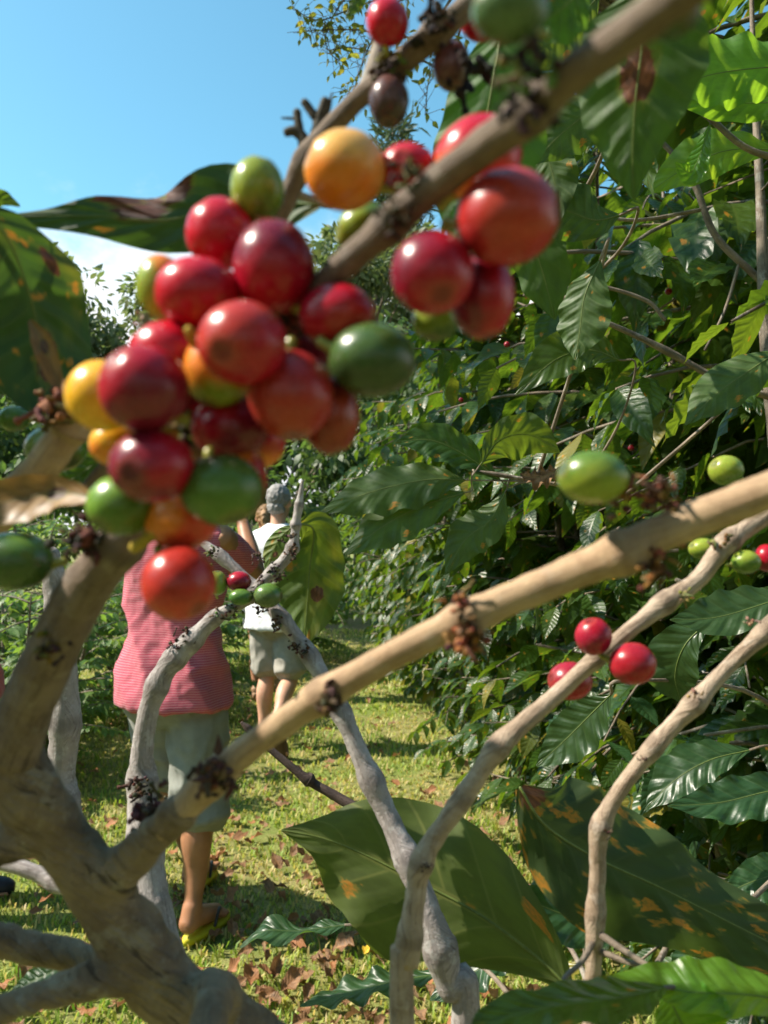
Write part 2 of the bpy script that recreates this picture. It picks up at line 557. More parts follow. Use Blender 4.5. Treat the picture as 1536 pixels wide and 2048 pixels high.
M['dead_leaf'] = leafmat('dead_leaf', (0.21, 0.115, 0.055), (0.30, 0.19, 0.11), (0.30, 0.15, 0.06), 0.2, 0.6, 0.3, 8, spread=0.5)
M['yellow_leaf'] = leafmat('yellow_leaf', (0.62, 0.42, 0.04), (0.6, 0.45, 0.08), (0.7, 0.45, 0.05), 0.3, 0.5, 0.3, 8)

# ------------------------------------------------------------------ leaf templates
def leaf_template(nu, nv, width=0.4, droop=0.15, fold=0.25, wave=0.05, waves=6, quilt=0.0, tip=0.12, twist=0.0, seed=0, nlat=9):
    """leaf of length 1 along +Y, normal +Z; returns V (n,3), quads F, UV"""
    r = random.Random(seed)
    ph = [r.uniform(0, 6.28) for _ in range(4)]
    V, UV, F = [], [], []
    for i in range(nv + 1):
        t = i / nv
        w = width / 2 * (math.sin(math.pi * min(1.0, t / (1 - tip * 0.5)) ** 0.88) ** 0.85 if t < 1 - tip * 0.5 else 0)
        if t > 1 - tip * 1.6:
            w = max(w, 0.0) * 0.8 + width * 0.055 * (1 - t) / (tip * 1.6)
        w = max(w, 0.004)
        cz = -droop * t * t
        for j in range(nu + 1):
            s = j / nu * 2 - 1
            ww = w * (1 + 0.05 * math.sin(waves * 2 * math.pi * t + ph[2] + (1.3 if s > 0 else 0)) * abs(s))
            x = s * ww
            z = cz + fold * abs(x) - 0.25 * fold * x * x / max(w, .02)
            z += wave * width * abs(s) ** 2 * math.sin(waves * 2 * math.pi * t + ph[0] + (ph[1] if s > 0 else 0)) * min(1, 6 * t * (1 - t))
            if quilt:
                q = abs(math.sin(math.pi * (nlat * t - 1.25 * abs(s))))
                z += quilt * q * min(1, abs(s) * 4) * (1 - abs(s) ** 4) * min(1, 8 * t * (1 - t))
            if twist:
                z += x * math.sin(twist * t)
            V.append((x, t, z)); UV.append((j / nu, t))
    for i in range(nv):
        for j in range(nu):
            a = i * (nu + 1) + j
            F.append((a, a + 1, a + nu + 2, a + nu + 1))
    return np.array(V), np.array(F, dtype=np.int32), np.array(UV)


def leaf_mass(name, T, mats3, pos, mat, rng):
    """many leaves as one mesh; T list of templates, mats3 (k,3,3) columns, pos (k,3)"""
    V, F, UV, VA = [], [], [], []
    o = 0
    k = len(pos)
    pick = rng.integers(0, len(T), k)
    for ti, (tv, tf_, tu) in enumerate(T):
        idx = np.nonzero(pick == ti)[0]
        if not len(idx):
            continue
        v = np.einsum('kij,nj->kni', mats3[idx], tv) + pos[idx][:, None, :]
        n = len(tv)
        f = tf_[None] + (np.arange(len(idx)) * n)[:, None, None] + o
        V.append(v.reshape(-1, 3)); F.append(f.reshape(-1, 4)); UV.append(np.tile(tu, (len(idx), 1)))
        VA.append(np.repeat(rng.random(len(idx)), n))
        o += len(idx) * n
    return mesh_np(name, np.concatenate(V), np.concatenate(F), mat, np.concatenate(UV), np.concatenate(VA))


def basis(ydir, up):
    y = ydir.normalized()
    x = y.cross(up)
    if x.length < 1e-4:
        x = y.cross(Vector((1, 0, 0)))
    x.normalize()
    z = x.cross(y)
    return x, y, z


# ------------------------------------------------------------------ ground
def groundmat():
    N = NT('lawn_soil')
    ob = N.n('TexCoord').outputs['Object']
    n1 = N.noise(ob, 0.9, 5, 0.6)
    n2 = N.noise(ob, 14, 5, 0.65)
    n3 = N.noise(ob, 90, 4, 0.7)
    col = N.mix(N.ramp(n2, 0.35, 0.65), (0.15, 0.17, 0.045), (0.30, 0.26, 0.11))
    col = N.mix(N.ramp(n1, 0.42, 0.62), col, (0.16, 0.21, 0.045))
    col = N.mix(N.math('MULTIPLY', N.ramp(n3, 0.5, 0.66), 0.6), col, (0.10, 0.06, 0.03))
    b = N.bsdf(col, 0.9, 0.15, N.bump(N.math('ADD', n2, n3), 0.6, 0.02))
    return N.done(b.outputs[0])


def ground_z(x, y):
    return 0.02 * noise.noise(Vector((x * 0.7, y * 0.7, 3.1)))


gm = MB()
gx = [-600, -200, -80, -40, -20] + [-10 + 0.5 * i for i in range(41)] + [20, 40, 80, 200, 600]
gy = [-400, -100, -30, -10] + [-4 + 0.5 * i for i in range(49)] + [30, 50, 90, 200, 700]
gv = [(x, y, ground_z(x, y) if abs(x) < 11 and -5 < y < 21 else 0.0) for y in gy for x in gx]
nx = len(gx)
gf = [(j * nx + i, j * nx + i + 1, (j + 1) * nx + i + 1, (j + 1) * nx + i) for j in range(len(gy) - 1) for i in range(nx - 1)]
gm.add(gv, gf)
tag(link('ground', gm.mesh('ground', groundmat())), kind='structure')

# grass blades
rng = np.random.default_rng(11)


def grassmat():
    N = NT('grass_blade')
    var = N.n('Attribute', attribute_name='var').outputs['Fac']
    cr = N.n('ValToRGB')
    N.set(cr.inputs[0], var)
    e = cr.color_ramp.elements
    e[0].position = 0.0; e[0].color = (0.12, 0.25, 0.03, 1)
    e[1].position = 1.0; e[1].color = (0.55, 0.43, 0.20, 1)
    for p, c in ((0.35, (0.23, 0.33, 0.05, 1)), (0.62, (0.36, 0.39, 0.085, 1)), (0.82, (0.45, 0.39, 0.14, 1))):
        q = e.new(p); q.color = c
    b = N.bsdf(cr.outputs[0], 0.5, 0.35)
    t = N.n('BsdfTranslucent'); N.set(t.inputs['Color'], N.mix(1.0, cr.outputs[0], (1.6, 1.6, 1.0), 'MULTIPLY'))
    mx = N.n('MixShader'); N.set(mx.inputs[0], 0.35)
    N.t.links.new(b.outputs[0], mx.inputs[1]); N.t.links.new(t.outputs[0], mx.inputs[2])
    return N.done(mx.outputs[0])


def grass():
    n = 125000
    # denser near the camera, inside a fan a little wider than the view
    d = 1.6 + (rng.random(n) ** 1.5) * 11.0
    ang = (rng.random(n) - 0.5) * 1.55
    x = d * np.tan(ang) * 0.9; y = d
    bare = np.array([noise.noise(Vector((a * 2.6, b * 2.2, 17))) + .5 * noise.noise(Vector((a * 8, b * 7, 5))) for a, b in zip(x, y)])
    keep = (x > -6) & (x < 4.5) & (rng.random(n) < 1.5 + 1.7 * bare)
    x, y = x[keep], y[keep]
    n = len(x)
    patch = np.array([noise.noise(Vector((a * 1.3, b * 1.3, 0))) + 0.6 * noise.noise(Vector((a * 5, b * 5, 9))) for a, b in zip(x, y)])
    z = np.array([0.02 * noise.noise(Vector((a * 0.7, b * 0.7, 3.1))) for a, b in zip(x, y)])
    h = (0.014 + 0.026 * rng.random(n)) * (1 + 0.7 * patch.clip(-.8, 1)) * (0.85 + 0.05 * y)
    w = (0.0022 + 0.002 * rng.random(n)) * (0.8 + 0.13 * y)
    a = rng.random(n) * 6.283
    lean = 0.2 + 0.9 * rng.random(n)
    lx, ly = np.cos(a) * h * lean, np.sin(a) * h * lean
    b = a + 1.57 + (rng.random(n) - .5)
    wx, wy = np.cos(b) * w, np.sin(b) * w
    V = np.zeros((n, 5, 3))
    V[:, 0] = np.stack([x - wx, y - wy, z - .004], 1)
    V[:, 1] = np.stack([x + wx, y + wy, z - .004], 1)
    V[:, 2] = np.stack([x + wx * .8 + lx * .4, y + wy * .8 + ly * .4, z + h * .65], 1)
    V[:, 3] = np.stack([x - wx * .8 + lx * .4, y - wy * .8 + ly * .4, z + h * .65], 1)
    V[:, 4] = np.stack([x + lx, y + ly, z + h * .9], 1)
    base = (np.arange(n) * 5)[:, None]
    F = np.concatenate([np.concatenate([base + 0, base + 1, base + 2], 1), np.concatenate([base + 0, base + 2, base + 3], 1), np.concatenate([base + 3, base + 2, base + 4], 1)])
    var = (0.62 - 0.42 * patch + 0.26 * rng.standard_normal(n)).clip(0, 1)
    me = mesh_np('grass', V.reshape(-1, 3), F.astype(np.int32), grassmat(), var=np.repeat(var, 5))
    tag(link('grass', me), 'short patchy lawn grass, green and straw coloured', 'grass', kind='stuff')


grass()

# fallen leaves
DL = [leaf_template(4, 7, 0.55, d, f, 0.25, 2, seed=s, twist=t) for s, (d, f, t) in enumerate([(0.5, 0.6, 0.8), (-0.5, 0.9, -1.0), (0.25, 1.1, 1.5), (-0.25, -0.7, 0.6), (0.7, 0.4, -1.6)])]
dead_me = [mesh_np('dead_leaf', v, f, M['dead_leaf'], u) for v, f, u in DL]
yel_me = [mesh_np('yellow_leaf', v, f, M['yellow_leaf'], u) for v, f, u in DL[:2]]


def lie(p, size, r):
    q = Quaternion((0, 0, 1), r.uniform(0, 6.28)) @ Quaternion((1, 0, 0), r.uniform(-.5, .5)) @ Quaternion((0, 1, 0), r.uniform(-.6, .6))
    return Matrix.Translation(p) @ q.to_matrix().to_4x4() @ Matrix.Scale(size, 4)


def fallen():
    r = random.Random(5)
    spots = []
    for _ in range(2600):
        px = r.uniform(-40, 1100); py = r.uniform(1330, 2100)
        p = G(px, py)
        if p.y > 11:
            continue
        dens = 0.6 + 0.6 * noise.noise(Vector((p.x * 1.4, p.y * 1.1, 4))) + 0.3 * (px > 500)
        if r.random() > dens * 0.36:
            continue
        spots.append(p)
    spots.sort(key=lambda p: p.length)
    rest = []
    for i, p in enumerate(spots):
        size = r.uniform(0.035, 0.082) * (1.1 if p.y < 3.3 else 1.05)
        p = Vector((p.x, p.y, ground_z(p.x, p.y) + 0.028 + r.uniform(0, .012)))
        m = lie(p, size, r)
        if i < 260:
            o = bpy.data.objects.new('fallen_leaf', dead_me[r.randrange(5)])
            COL.objects.link(o)
            o.matrix_basis = m
            tag(o, 'curled dry brown leaf lying on the lawn', 'leaf', 'dry brown leaves on the lawn')
        else:
            rest.append(m)
    m3 = np.array([np.array(m)[:3, :3] for m in rest]); ps = np.array([np.array(m)[:3, 3] for m in rest])
    lo = [leaf_template(2, 4, 0.55, .4, .8, .2, 2, seed=3), leaf_template(2, 4, 0.6, -.4, .6, .2, 2, seed=4)]
    if len(rest):
        tag(link('leaf_litter', leaf_mass('leaf_litter', lo, m3, ps, M['dead_leaf'], rng)), 'scattered small brown leaf litter farther along the lawn', 'leaf litter', kind='stuff')
    for (px, py, s, lab) in ((728, 1930, 0.075, 'yellow fallen leaf below the big drooping coffee leaf'), (207, 1905, 0.05, 'small yellow fallen leaf beside the grey trunk')):
        p = G(px, py); p.z = ground_z(p.x, p.y) + .035
        o = bpy.data.objects.new('fallen_leaf', yel_me[0]); COL.objects.link(o)
        o.matrix_basis = Matrix.Translation(p) @ Matrix.Rotation(-0.6 if s > .06 else 0.5, 4, 'Z') @ Matrix.Rotation(0.5, 4, 'X') @ Matrix.Scale(s, 4)
        tag(o, lab, 'leaf')


fallen()

# ------------------------------------------------------------------ foreground coffee shrubs
LINES, BASES = {}, []          # centre lines per shrub, leaf bases still to be joined to them


def branch(parent, name, pts, mat, nodes=(), seg=18, bump=0.08, bfreq=240, res=12, label=None, knot=0.28, world_tail=None, min_r=None):
    """pts: (px, py, depth, half width in px)"""
    q = []
    for (px, py, d, r) in pts:
        p = P(px, py, d)
        q.append((p.x, p.y, p.z, r * d / FPX))
    if world_tail:
        q += list(world_tail)
    n = len(q) * res
    c = catmull(q, n)
    line = [(Vector(a[:3]), max(a[3], 0.0008)) for a in c]
    LINES.setdefault(parent.name, []).extend(line)
    bl = []
    for (nx_, ny_) in nodes:
        best = min(range(n), key=lambda i: (lambda s: (s[0] - nx_) ** 2 + (s[1] - ny_) ** 2 if s else 1e9)(proj(line[i][0])))
        bl.append((best, knot, max(1.6, res * 0.28)))
    mb = MB()
    tube(mb, line, seg, bump, bfreq, bl, seed=len(name) + pts[0][0] * .01)
    o = link(name, mb.mesh(name, mat), parent)
    if label: o['label'] = label
    return o


def stubs(parent, px, py, d, n, size, seed, cols=((0.20, 0.075, 0.03), (0.28, 0.125, 0.05), (0.10, 0.045, 0.03)), spread=1.0, up=None, name='dried_flower_stub'):
    r = random.Random(seed)
    mb = MB()
    c = P(px, py, d)
    size *= .72 if n < 30 else 1.0
    G3 = lambda: Vector((r.gauss(0, 1), r.gauss(0, 1), r.gauss(0, 1)))
    for i in range(int(n * 1.7)):
        dr = G3().normalized()
        if up is not None:
            dr = (dr + Vector(up) * 1.1).normalized()
        l = size * r.uniform(.2, .62)
        p0 = c + G3() * size * 0.30 * spread
        bend = G3() * l * 0.3
        rr = size * r.uniform(.07, .14)
        col = tuple(q * r.uniform(.7, 1.5) for q in r.choice(cols))
        if r.random() < .45:      # scale-like bract
            tube(mb, [(p0, rr * 1.0), (p0 + dr * l * .3, rr * 2.0), (p0 + dr * l * .55 + bend * .5, rr * 1.5), (p0 + dr * l * .75 + bend, rr * .3)], 6, 0.4, 900, col=col, squash=.45)
        else:
            tube(mb, [(p0, rr * 1.1), (p0 + dr * l * .35 + bend * .6, rr * .8), (p0 + dr * l * .75 + bend, rr * .7), (p0 + dr * l * .95 + bend * 1.2, rr * r.uniform(.7, 1.4))], 6, 0.35, 900, col=col)
    for i in range(n):
        p0 = c + G3() * size * 0.33 * spread
        rr = size * r.uniform(.09, .18); d_ = G3().normalized() * rr
        tube(mb, [(p0 - d_ * .6, rr * .8), (p0, rr), (p0 + d_ * .6, rr * .7)], 6, .5, 800, col=tuple(q * r.uniform(.6, 1.5) for q in r.choice(cols)))
    return link(name, mb.mesh(name, M['stub'], True), parent)


RED = (0.43, 0.006, 0.020); CRIM = (0.33, 0.005, 0.018); WINE = (0.16, 0.008, 0.022); ORED = (0.37, 0.026, 0.018)
ORG = (0.62, 0.19, 0.02); YEL = (0.68, 0.36, 0.02); PEACH = (0.66, 0.36, 0.09); GRN = (0.085, 0.16, 0.022); DGRN = (0.05, 0.095, 0.022)
LGRN = (0.22, 0.28, 0.03); PGRN = (0.17, 0.25, 0.09); BRN = (0.10, 0.045, 0.04); DBRN = (0.055, 0.03, 0.03)


def cherry(parent, px, py, d, rx, ry, axis, ca, cb=None, bdir=(0, -1, 0), bt=0.2, bs=0.5, ang=0.0, wrinkle=0.0, stalk=0.28, label=None, disc=True):
    """ellipsoid of the outline seen; axis (right, up, towards camera) points at the blossom disc"""
    r = random.Random(int(px * 7 + py))
    sc_ = d / FPX
    ax = Vector(axis).normalized()
    nu, nv = 26, 18
    rz = (rx + ry) / 2
    rot = Vector((0, 0, 1)).rotation_difference(ax).to_matrix()
    ca_, sa_ = math.cos(ang), math.sin(ang)
    W = Matrix((RGT, UPV, -FWD)).transposed()

    def place(u):       # unit-sphere point in pole frame -> world offset
        k = rot @ u
        x, y, z = k.x * rx, k.y * ry, k.z * rz
        x, y = x * ca_ - y * sa_, x * sa_ + y * ca_
        return W @ (Vector((x, y, z)) * sc_), k
    V, F, C, MI = [], [], [], []
    bd = Vector(bdir).normalized()
    for i in range(nv + 1):
        th = math.pi * i / nv
        for j in range(nu):
            ph = 2 * math.pi * j / nu
            u = Vector((math.sin(th) * math.cos(ph), math.sin(th) * math.sin(ph), math.cos(th)))
            rad = 1.0
            if disc:
                rad += 0.02 * math.exp(-((th - 0.27) / 0.09) ** 2) - 0.06 * math.exp(-(th / 0.16) ** 2)
            rad -= 0.05 * math.exp(-((math.pi - th) / 0.22) ** 2)
            rad += 0.02 * math.cos(2 * ph) * math.sin(th) + 0.012 * noise.noise(u * 3.1 + Vector((py, px, 5)) * .11)
            nn = noise.noise(u * 1.7 + Vector((px, py, 0)) * .13)
            rad += 0.015 * nn
            if wrinkle:
                rad -= wrinkle * abs(noise.noise(Vector((u.x * 4 + px, u.y * 4, u.z * 1.6))))
            w, k = place(u * rad)
            V.append(w)
            c = Vector(ca)
            if cb is not None:
                f = (k.dot(bd) - bt) / bs + 0.5 + 0.45 * nn + 0.25 * noise.noise(u * 5 + Vector((py, px, 1)) * .1)
                f = max(0, min(1, f)); f = f * f * (3 - 2 * f)
                c = c.lerp(Vector(cb), f)
            m = 1 + 0.22 * noise.noise(u * 3.3 + Vector((py, 0, px)) * .07)
            c = c * m
            if disc and th < 0.4:
                c = c.lerp(Vector((0.05, 0.022, 0.014)), 0.55) if th < .18 else c.lerp(Vector((0.30, 0.12, 0.05)), .2)
            C.append((*c, 1))
    for i in range(nv):
        for j in range(nu):
            k = (j + 1) % nu
            F.append((i * nu + j, (i + 1) * nu + j, (i + 1) * nu + k, i * nu + k)); MI.append(0)
    # stalk
    if stalk:
        rr = 0.14 * rz * sc_
        b0, _ = place(Vector((0, 0, -0.93)))
        b1, _ = place(Vector((0.03, 0.05, -1 - stalk * .5)))
        b2, _ = place(Vector((0.1, 0.1, -1 - stalk)))
        mb = MB(); tube(mb, [(b0, rr * 1.5), (b0.lerp(b1, .5), rr * 1.05), (b1, rr * .9), (b2, rr * 1.0)], 8)
        o = len(V)
        V += [Vector(q) for q in mb.v]; C += [(0.26, 0.27, 0.045, 1)] * len(mb.v)
        F += [tuple(i + o for i in f) for f in mb.f]
        MI += [0] * len(mb.f)
    me = bpy.data.meshes.new('cherry')
    me.from_pydata([tuple(v) for v in V], [], F)
    a = me.attributes.new('Col', 'FLOAT_COLOR', 'POINT')
    a.data.foreach_set('color', np.array(C, dtype=np.float32).ravel())
    me.materials.append(M['cherry'])
    smooth(me)
    o = bpy.data.objects.new('cherry', me)
    COL.objects.link(o)
    o.parent = parent
    o.location = P(px, py, d) - (parent.location if parent.type == 'EMPTY' else Vector())
    if label: o['label'] = label
    return o


def fleaf(parent, mat, mid, wl, wr, roll=0.0, under=False, curl=0.1, wave=0.03, waves=5, nv=34, nu=14, quilt=0.012, seed=0, label=None, nlat=9, name='leaf', base_end=False):
    """leaf along a midrib of (px, py, depth) with half widths in px on the left and right of travel"""
    c = catmull([(*P(*m),) for m in mid], nv + 1)
    dd = catmull([(m[2],) for m in mid], nv + 1)
    WL = catmull([(w,) for w in wl], nv + 1); WR = catmull([(w,) for w in wr], nv + 1)
    r = random.Random(seed); ph = [r.uniform(0, 6.28) for _ in range(4)]
    V, F, UV = [], [], []
    for i in range(nv + 1):
        t = i / nv
        p = Vector(c[i])
        tg = (Vector(c[min(i + 1, nv)]) - Vector(c[max(i - 1, 0)])).normalized()
        view = (p - CAM).normalized()
        side = tg.cross(view).normalized()
        ro = roll if not callable(roll) else roll(t)
        side = Quaternion(tg, ro) @ side
        nrm = side.cross(tg).normalized()
        cr = max(0.25, math.cos(ro))
        for j in range(nu + 1):
            s = 1 - j / nu * 2            # +1 = left of travel
            w = (WL[i][0] if s > 0 else WR[i][0])
            w = max(w, 0.5) * float(dd[i][0]) / FPX / cr
            edge = 1 + 0.035 * math.sin(waves * 6.283 * t + ph[2] + (s > 0)) * abs(s) ** 3 + 0.02 * noise.noise(Vector((t * 30, s, seed))) * abs(s) ** 4
            off = -curl * w * s * s + wave * w * s * s * 4 * math.sin(waves * 6.283 * t + ph[0] + (ph[1] if s > 0 else 0)) * min(1, 6 * t * (1 - t))
            if quilt:
                q = abs(math.sin(math.pi * (nlat * t - 1.25 * abs(s))))
                off += quilt * w * 2 * q * min(1, abs(s) * 4) * (1 - abs(s) ** 4)
            V.append(p + side * (s * w * edge) + nrm * (off * (-1 if under else 1)))
            UV.append((j / nu, t))
    for i in range(nv):
        for j in range(nu):
            a = i * (nu + 1) + j
            q = (a, a + 1, a + nu + 2, a + nu + 1)
            F.append(q)
    F = np.array(F, dtype=np.int32)
    # wind so that the face towards the camera is the top (or the underside)
    v0 = Vector(V[nu + 1]); e1 = Vector(V[nu + 2]) - v0; e2 = Vector(V[2 * nu + 2]) - v0
    i0 = (nv // 2) * (nu + 1) + nu // 2
    fa = F[(nv // 2) * nu + nu // 2]
    nn = (Vector(V[fa[1]]) - Vector(V[fa[0]])).cross(Vector(V[fa[3]]) - Vector(V[fa[0]]))
    facing = nn.dot(CAM - Vector(V[fa[0]])) > 0
    if facing == under:
        F = F[:, ::-1]
    V = np.array([tuple(v) for v in V])
    me = mesh_np(name, V, np.ascontiguousarray(F), mat, np.array(UV))
    o = link(name, me, parent)
    if label: o['label'] = label
    e0, e1 = (-1, -3) if base_end else (0, 2)
    BASES.append((parent, Vector(c[e0]), (Vector(c[e0]) - Vector(c[e1])).normalized()))
    # raised midrib as a sub-piece of the same thing
    mb = MB()
    rib = []
    for i in range(nv + 1):
        p = Vector(c[i])
        rw = 0.022 * max(max(wl), max(wr)) * float(dd[i][0]) / FPX * (1 - 0.8 * i / nv)
        rib.append((p + (CAM - p).normalized() * rw * 0.2, rw))
    tube(mb, rib, 8)
    ro_ = link('midrib', mb.mesh('midrib', M['rib']), o if (parent is not None and parent.type == 'EMPTY') else parent)
    return o


M['rib'] = plainmat('leaf_rib', (0.12, 0.16, 0.035), 0.5, 0.4, 0.2, 300)

# ---- shrub with the big cherry cluster
S1 = empty('coffee_shrub', (0.14, 0.42, 0.0))
tag(S1, 'thick-trunked coffee shrub close up with the big cluster of ripe cherries', 'coffee shrub')


def trunk1():
    pts = [(660, 2240, .305, 76), (555, 2150, .29, 76), (450, 2068, .28, 77), (345, 1985, .272, 67), (262, 1868, .266, 62), (190, 1765, .262, 58), (118, 1668, .256, 56), (55, 1580, .25, 60), (25, 1500, .245, 51), (60, 1400, .237, 46)]
    q = [(*P(a, b, c), r * c / FPX) for a, b, c, r in pts]
    g = [(0.14, 0.42, -0.08, 0.05), (0.13, 0.41, 0.25, 0.042), (0.11, 0.39, 0.7, 0.035), (0.06, 0.36, 1.05, 0.027)]
    c = catmull(g + q, 110)
    mb = MB()
    tube(mb, [(Vector(a[:3]), a[3]) for a in c], 24, 0.13, 38, seed=3.3)

    def add(pp, n=34, sd=1.0):
        cc = catmull([(*P(a, b, d), r * d / FPX) for a, b, d, r in pp], n)
        tube(mb, [(Vector(a[:3]), a[3]) for a in cc], 16, 0.1, 70, seed=sd)
    add([(205, 1810, .264, 48), (245, 1735, .258, 42), (330, 1655, .25, 33), (370, 1615, .246, 30)], sd=5)            # foot of the long limb
    add([(320, 1955, .268, 48), (230, 1952, .262, 36), (110, 1982, .255, 28), (0, 2018, .25, 26), (-100, 2060, .25, 27)], sd=8)
    add([(260, 1900, .272, 30), (215, 1925, .28, 27), (150, 1915, .284, 28), (60, 1893, .285, 30), (-60, 1872, .28, 28)], sd=11)
    add([(430, 1990, .272, 50), (428, 2010, .248, 36), (415, 2060, .23, 38), (400, 2200, .21, 40)], sd=14)
    add([(120, 1655, .256, 50), (40, 1680, .252, 42), (-60, 1700, .25, 42)], sd=17)
    me = voxel(mb, [M['bark_trunk']], 0.0020, 2, 'trunk')
    # relief: ridges and knots along the old wood
    nrm = np.zeros(len(me.vertices) * 3, dtype=np.float32); me.vertex_normals.foreach_get('vector', nrm); nrm = nrm.reshape(-1, 3)
    co = np.zeros(len(me.vertices) * 3, dtype=np.float32); me.vertices.foreach_get('co', co); co = co.reshape(-1, 3)
    dsp = np.array([0.0020 * abs(noise.noise(Vector((p[0] * 150, p[1] * 150, p[2] * 60)))) + 0.0014 * noise.noise(Vector((p[0] * 48, p[1] * 48, p[2] * 48 + 4))) for p in co])
    co = co + nrm * dsp[:, None]
    me.vertices.foreach_set('co', co.astype(np.float32).ravel())
    me.update()
    # tube UVs are gone: use a box-free mapping from the object position
    l = me.uv_layers.new(name='UVMap')
    li = np.zeros(len(me.loops), dtype=np.int32); me.loops.foreach_get('vertex_index', li)
    co = np.zeros(len(me.vertices) * 3, dtype=np.float32); me.vertices.foreach_get('co', co); co = co.reshape(-1, 3)
    l.data.foreach_set('uv', np.stack([co[:, 0] * .5 + co[:, 2] * .6, co[:, 2] * .6 - co[:, 0] * .7], 1)[li].ravel())
    link('trunk', me, S1)


trunk1()

BA = branch(S1, 'branch', [(330, 1655, .25, 32), (450, 1535, .24, 29), (545, 1462, .232, 28), (640, 1395, .225, 29), (800, 1303, .215, 29), (960, 1225, .21, 31), (1130, 1152, .205, 35), (1250, 1103, .20, 39), (1330, 1063, .198, 38), (1536, 982, .19, 37), (1750, 890, .18, 37)],
            M['bark_near'], [(1245, 1105), (930, 1240), (650, 1388), (430, 1550)], label='long tan branch rising diagonally to the right')
BB = branch(S1, 'branch', [(25, 1500, .245, 56), (60, 1400, .237, 52), (110, 1290, .225, 50), (165, 1185, .215, 50), (240, 1090, .2, 42), (310, 1010, .197, 30), (400, 880, .19, 27), (560, 660, .178, 27), (640, 575, .168, 28), (760, 468, .16, 30), (880, 362, .15, 34), (1040, 240, .135, 38), (1150, 145, .122, 38), (1280, 50, .11, 40), (1420, -60, .1, 44), (1600, -190, .09, 48)],
            M['bark_top'], [(245, 1085), (400, 880), (560, 660), (785, 445), (1065, 215)], label='brown branch across the top that carries the cherry cluster')
BC = branch(S1, 'branch', [(160, 1000, .262, 18), (205, 945, .257, 17), (350, 760, .24, 17), (480, 560, .23, 18), (560, 425, .225, 20), (615, 315, .22, 21), (700, 215, .215, 20), (775, 150, .21, 24), (850, 85, .205, 26), (905, 40, .2, 24), (990, -40, .2, 22)],
            M['bark_top'], [(610, 318), (775, 150), (870, 65)], label='thin brown branch behind the cluster against the sky')
BD = branch(S1, 'branch', [(-60, 1080, .262, 40), (20, 1000, .255, 38), (70, 950, .25, 36), (120, 885, .246, 35), (150, 835, .243, 38)], M['bark_near'], [(140, 850)], label='short broken tan branch at the left edge')
BE = branch(S1, 'branch', [(-60, 1708, .36, 15), (50, 1738, .355, 15), (130, 1772, .35, 16), (230, 1800, .33, 16), (300, 1830, .30, 18)], M['bark_grey'], [(110, 1765)])
BF = branch(S1, 'branch', [(-70, 1090, .262, 30), (-120, 850, .26, 22), (-135, 600, .255, 17), (-120, 420, .25, 12), (-110, 300, .25, 6)], M['bark_near'], [(-130, 600)])
# dried twiglets standing on the thin branch
mb = MB()
for pts in ([(608, 300, .221, 13), (606, 275, .221, 12), (588, 262, .221, 10), (572, 266, .221, 9)], [(606, 280, .221, 10), (597, 250, .221, 9), (594, 222, .221, 8)], [(625, 290, .221, 12), (635, 262, .221, 13), (640, 235, .221, 12), (651, 200, .221, 9)], [(640, 245, .221, 9), (622, 222, .221, 9), (608, 203, .221, 8)], [(646, 236, .221, 6), (658, 215, .221, 5), (664, 186, .221, 2)], [(600, 240, .221, 4), (582, 237, .221, 3), (563, 236, .221, 2)]):
    c = catmull([(*P(a, b, d), r * d / FPX) for a, b, d, r in pts], 14)
    tube(mb, [(Vector(a[:3]), a[3]) for a in c], 9, 0.2, 500, col=(0.085, 0.075, 0.055))
link('dried_twiglet', mb.mesh('dried_twiglet', M['stub'], True), BC)
stubs(BA, 1265, 985, .196, 9, .0085, 1, up=(0, 0, .7)); stubs(BA, 1320, 990, .196, 12, .008, 2)
stubs(BA, 1215, 1000, .197, 3, .009, 22, cols=((0.35, 0.25, 0.12), (0.25, 0.2, 0.07)), up=(0, 0, 1))
stubs(BA, 1310, 1130, .196, 12, .009, 3, up=(0, 0, -1)); stubs(BA, 935, 1275, .206, 16, .0095, 4, up=(0, 0, -.8)); stubs(BA, 925, 1205, .206, 7, .008, 5, up=(0, 0, .6))
stubs(BA, 430, 1545, .232, 18, .011, 6, cols=((0.09, 0.045, 0.03), (0.13, 0.06, 0.04))); stubs(BA, 660, 1395, .218, 14, .009, 7, cols=((0.05, 0.03, 0.02), (0.1, 0.06, 0.035)), up=(.3, 0, -1))
stubs(BA, 300, 1640, .262, 20, .013, 8, cols=((0.07, 0.04, 0.026), (0.11, 0.06, 0.04)))
stubs(BB, 790, 440, .150, 12, .006, 9, cols=((0.05, 0.035, 0.02), (0.08, 0.06, 0.03))); stubs(BB, 815, 345, .150, 7, .006, 19, cols=((0.03, 0.02, 0.015), (0.14, 0.14, 0.05)))
stubs(BB, 1065, 140, .12, 9, .008, 10, cols=((0.05, 0.03, 0.03), (0.16, 0.18, 0.06)), up=(0, 0, .8)); stubs(BB, 1050, 210, .128, 9, .007, 11, cols=((0.03, 0.018, 0.016),))
stubs(BB, 165, 1075, .195, 16, .010, 12, cols=((0.05, 0.025, 0.02), (0.1, 0.05, 0.035))); stubs(BB, 380, 860, .178, 10, .008, 13, cols=((0.03, 0.03, 0.015), (0.12, 0.14, 0.03)))
stubs(BB, 590, 660, .172, 10, .007, 14, cols=((0.03, 0.03, 0.015), (0.3, 0.05, 0.03)))
stubs(BB, 100, 1290, .215, 10, .009, 15, cols=((0.05, 0.03, 0.025), (0.15, 0.11, 0.03)))
stubs(BC, 780, 130, .205, 10, .008, 16, cols=((0.06, 0.035, 0.03), (0.2, 0.2, 0.06))); stubs(BC, 880, 45, .2, 12, .010, 17, cols=((0.03, 0.02, 0.018), (0.06, 0.04, 0.025)))
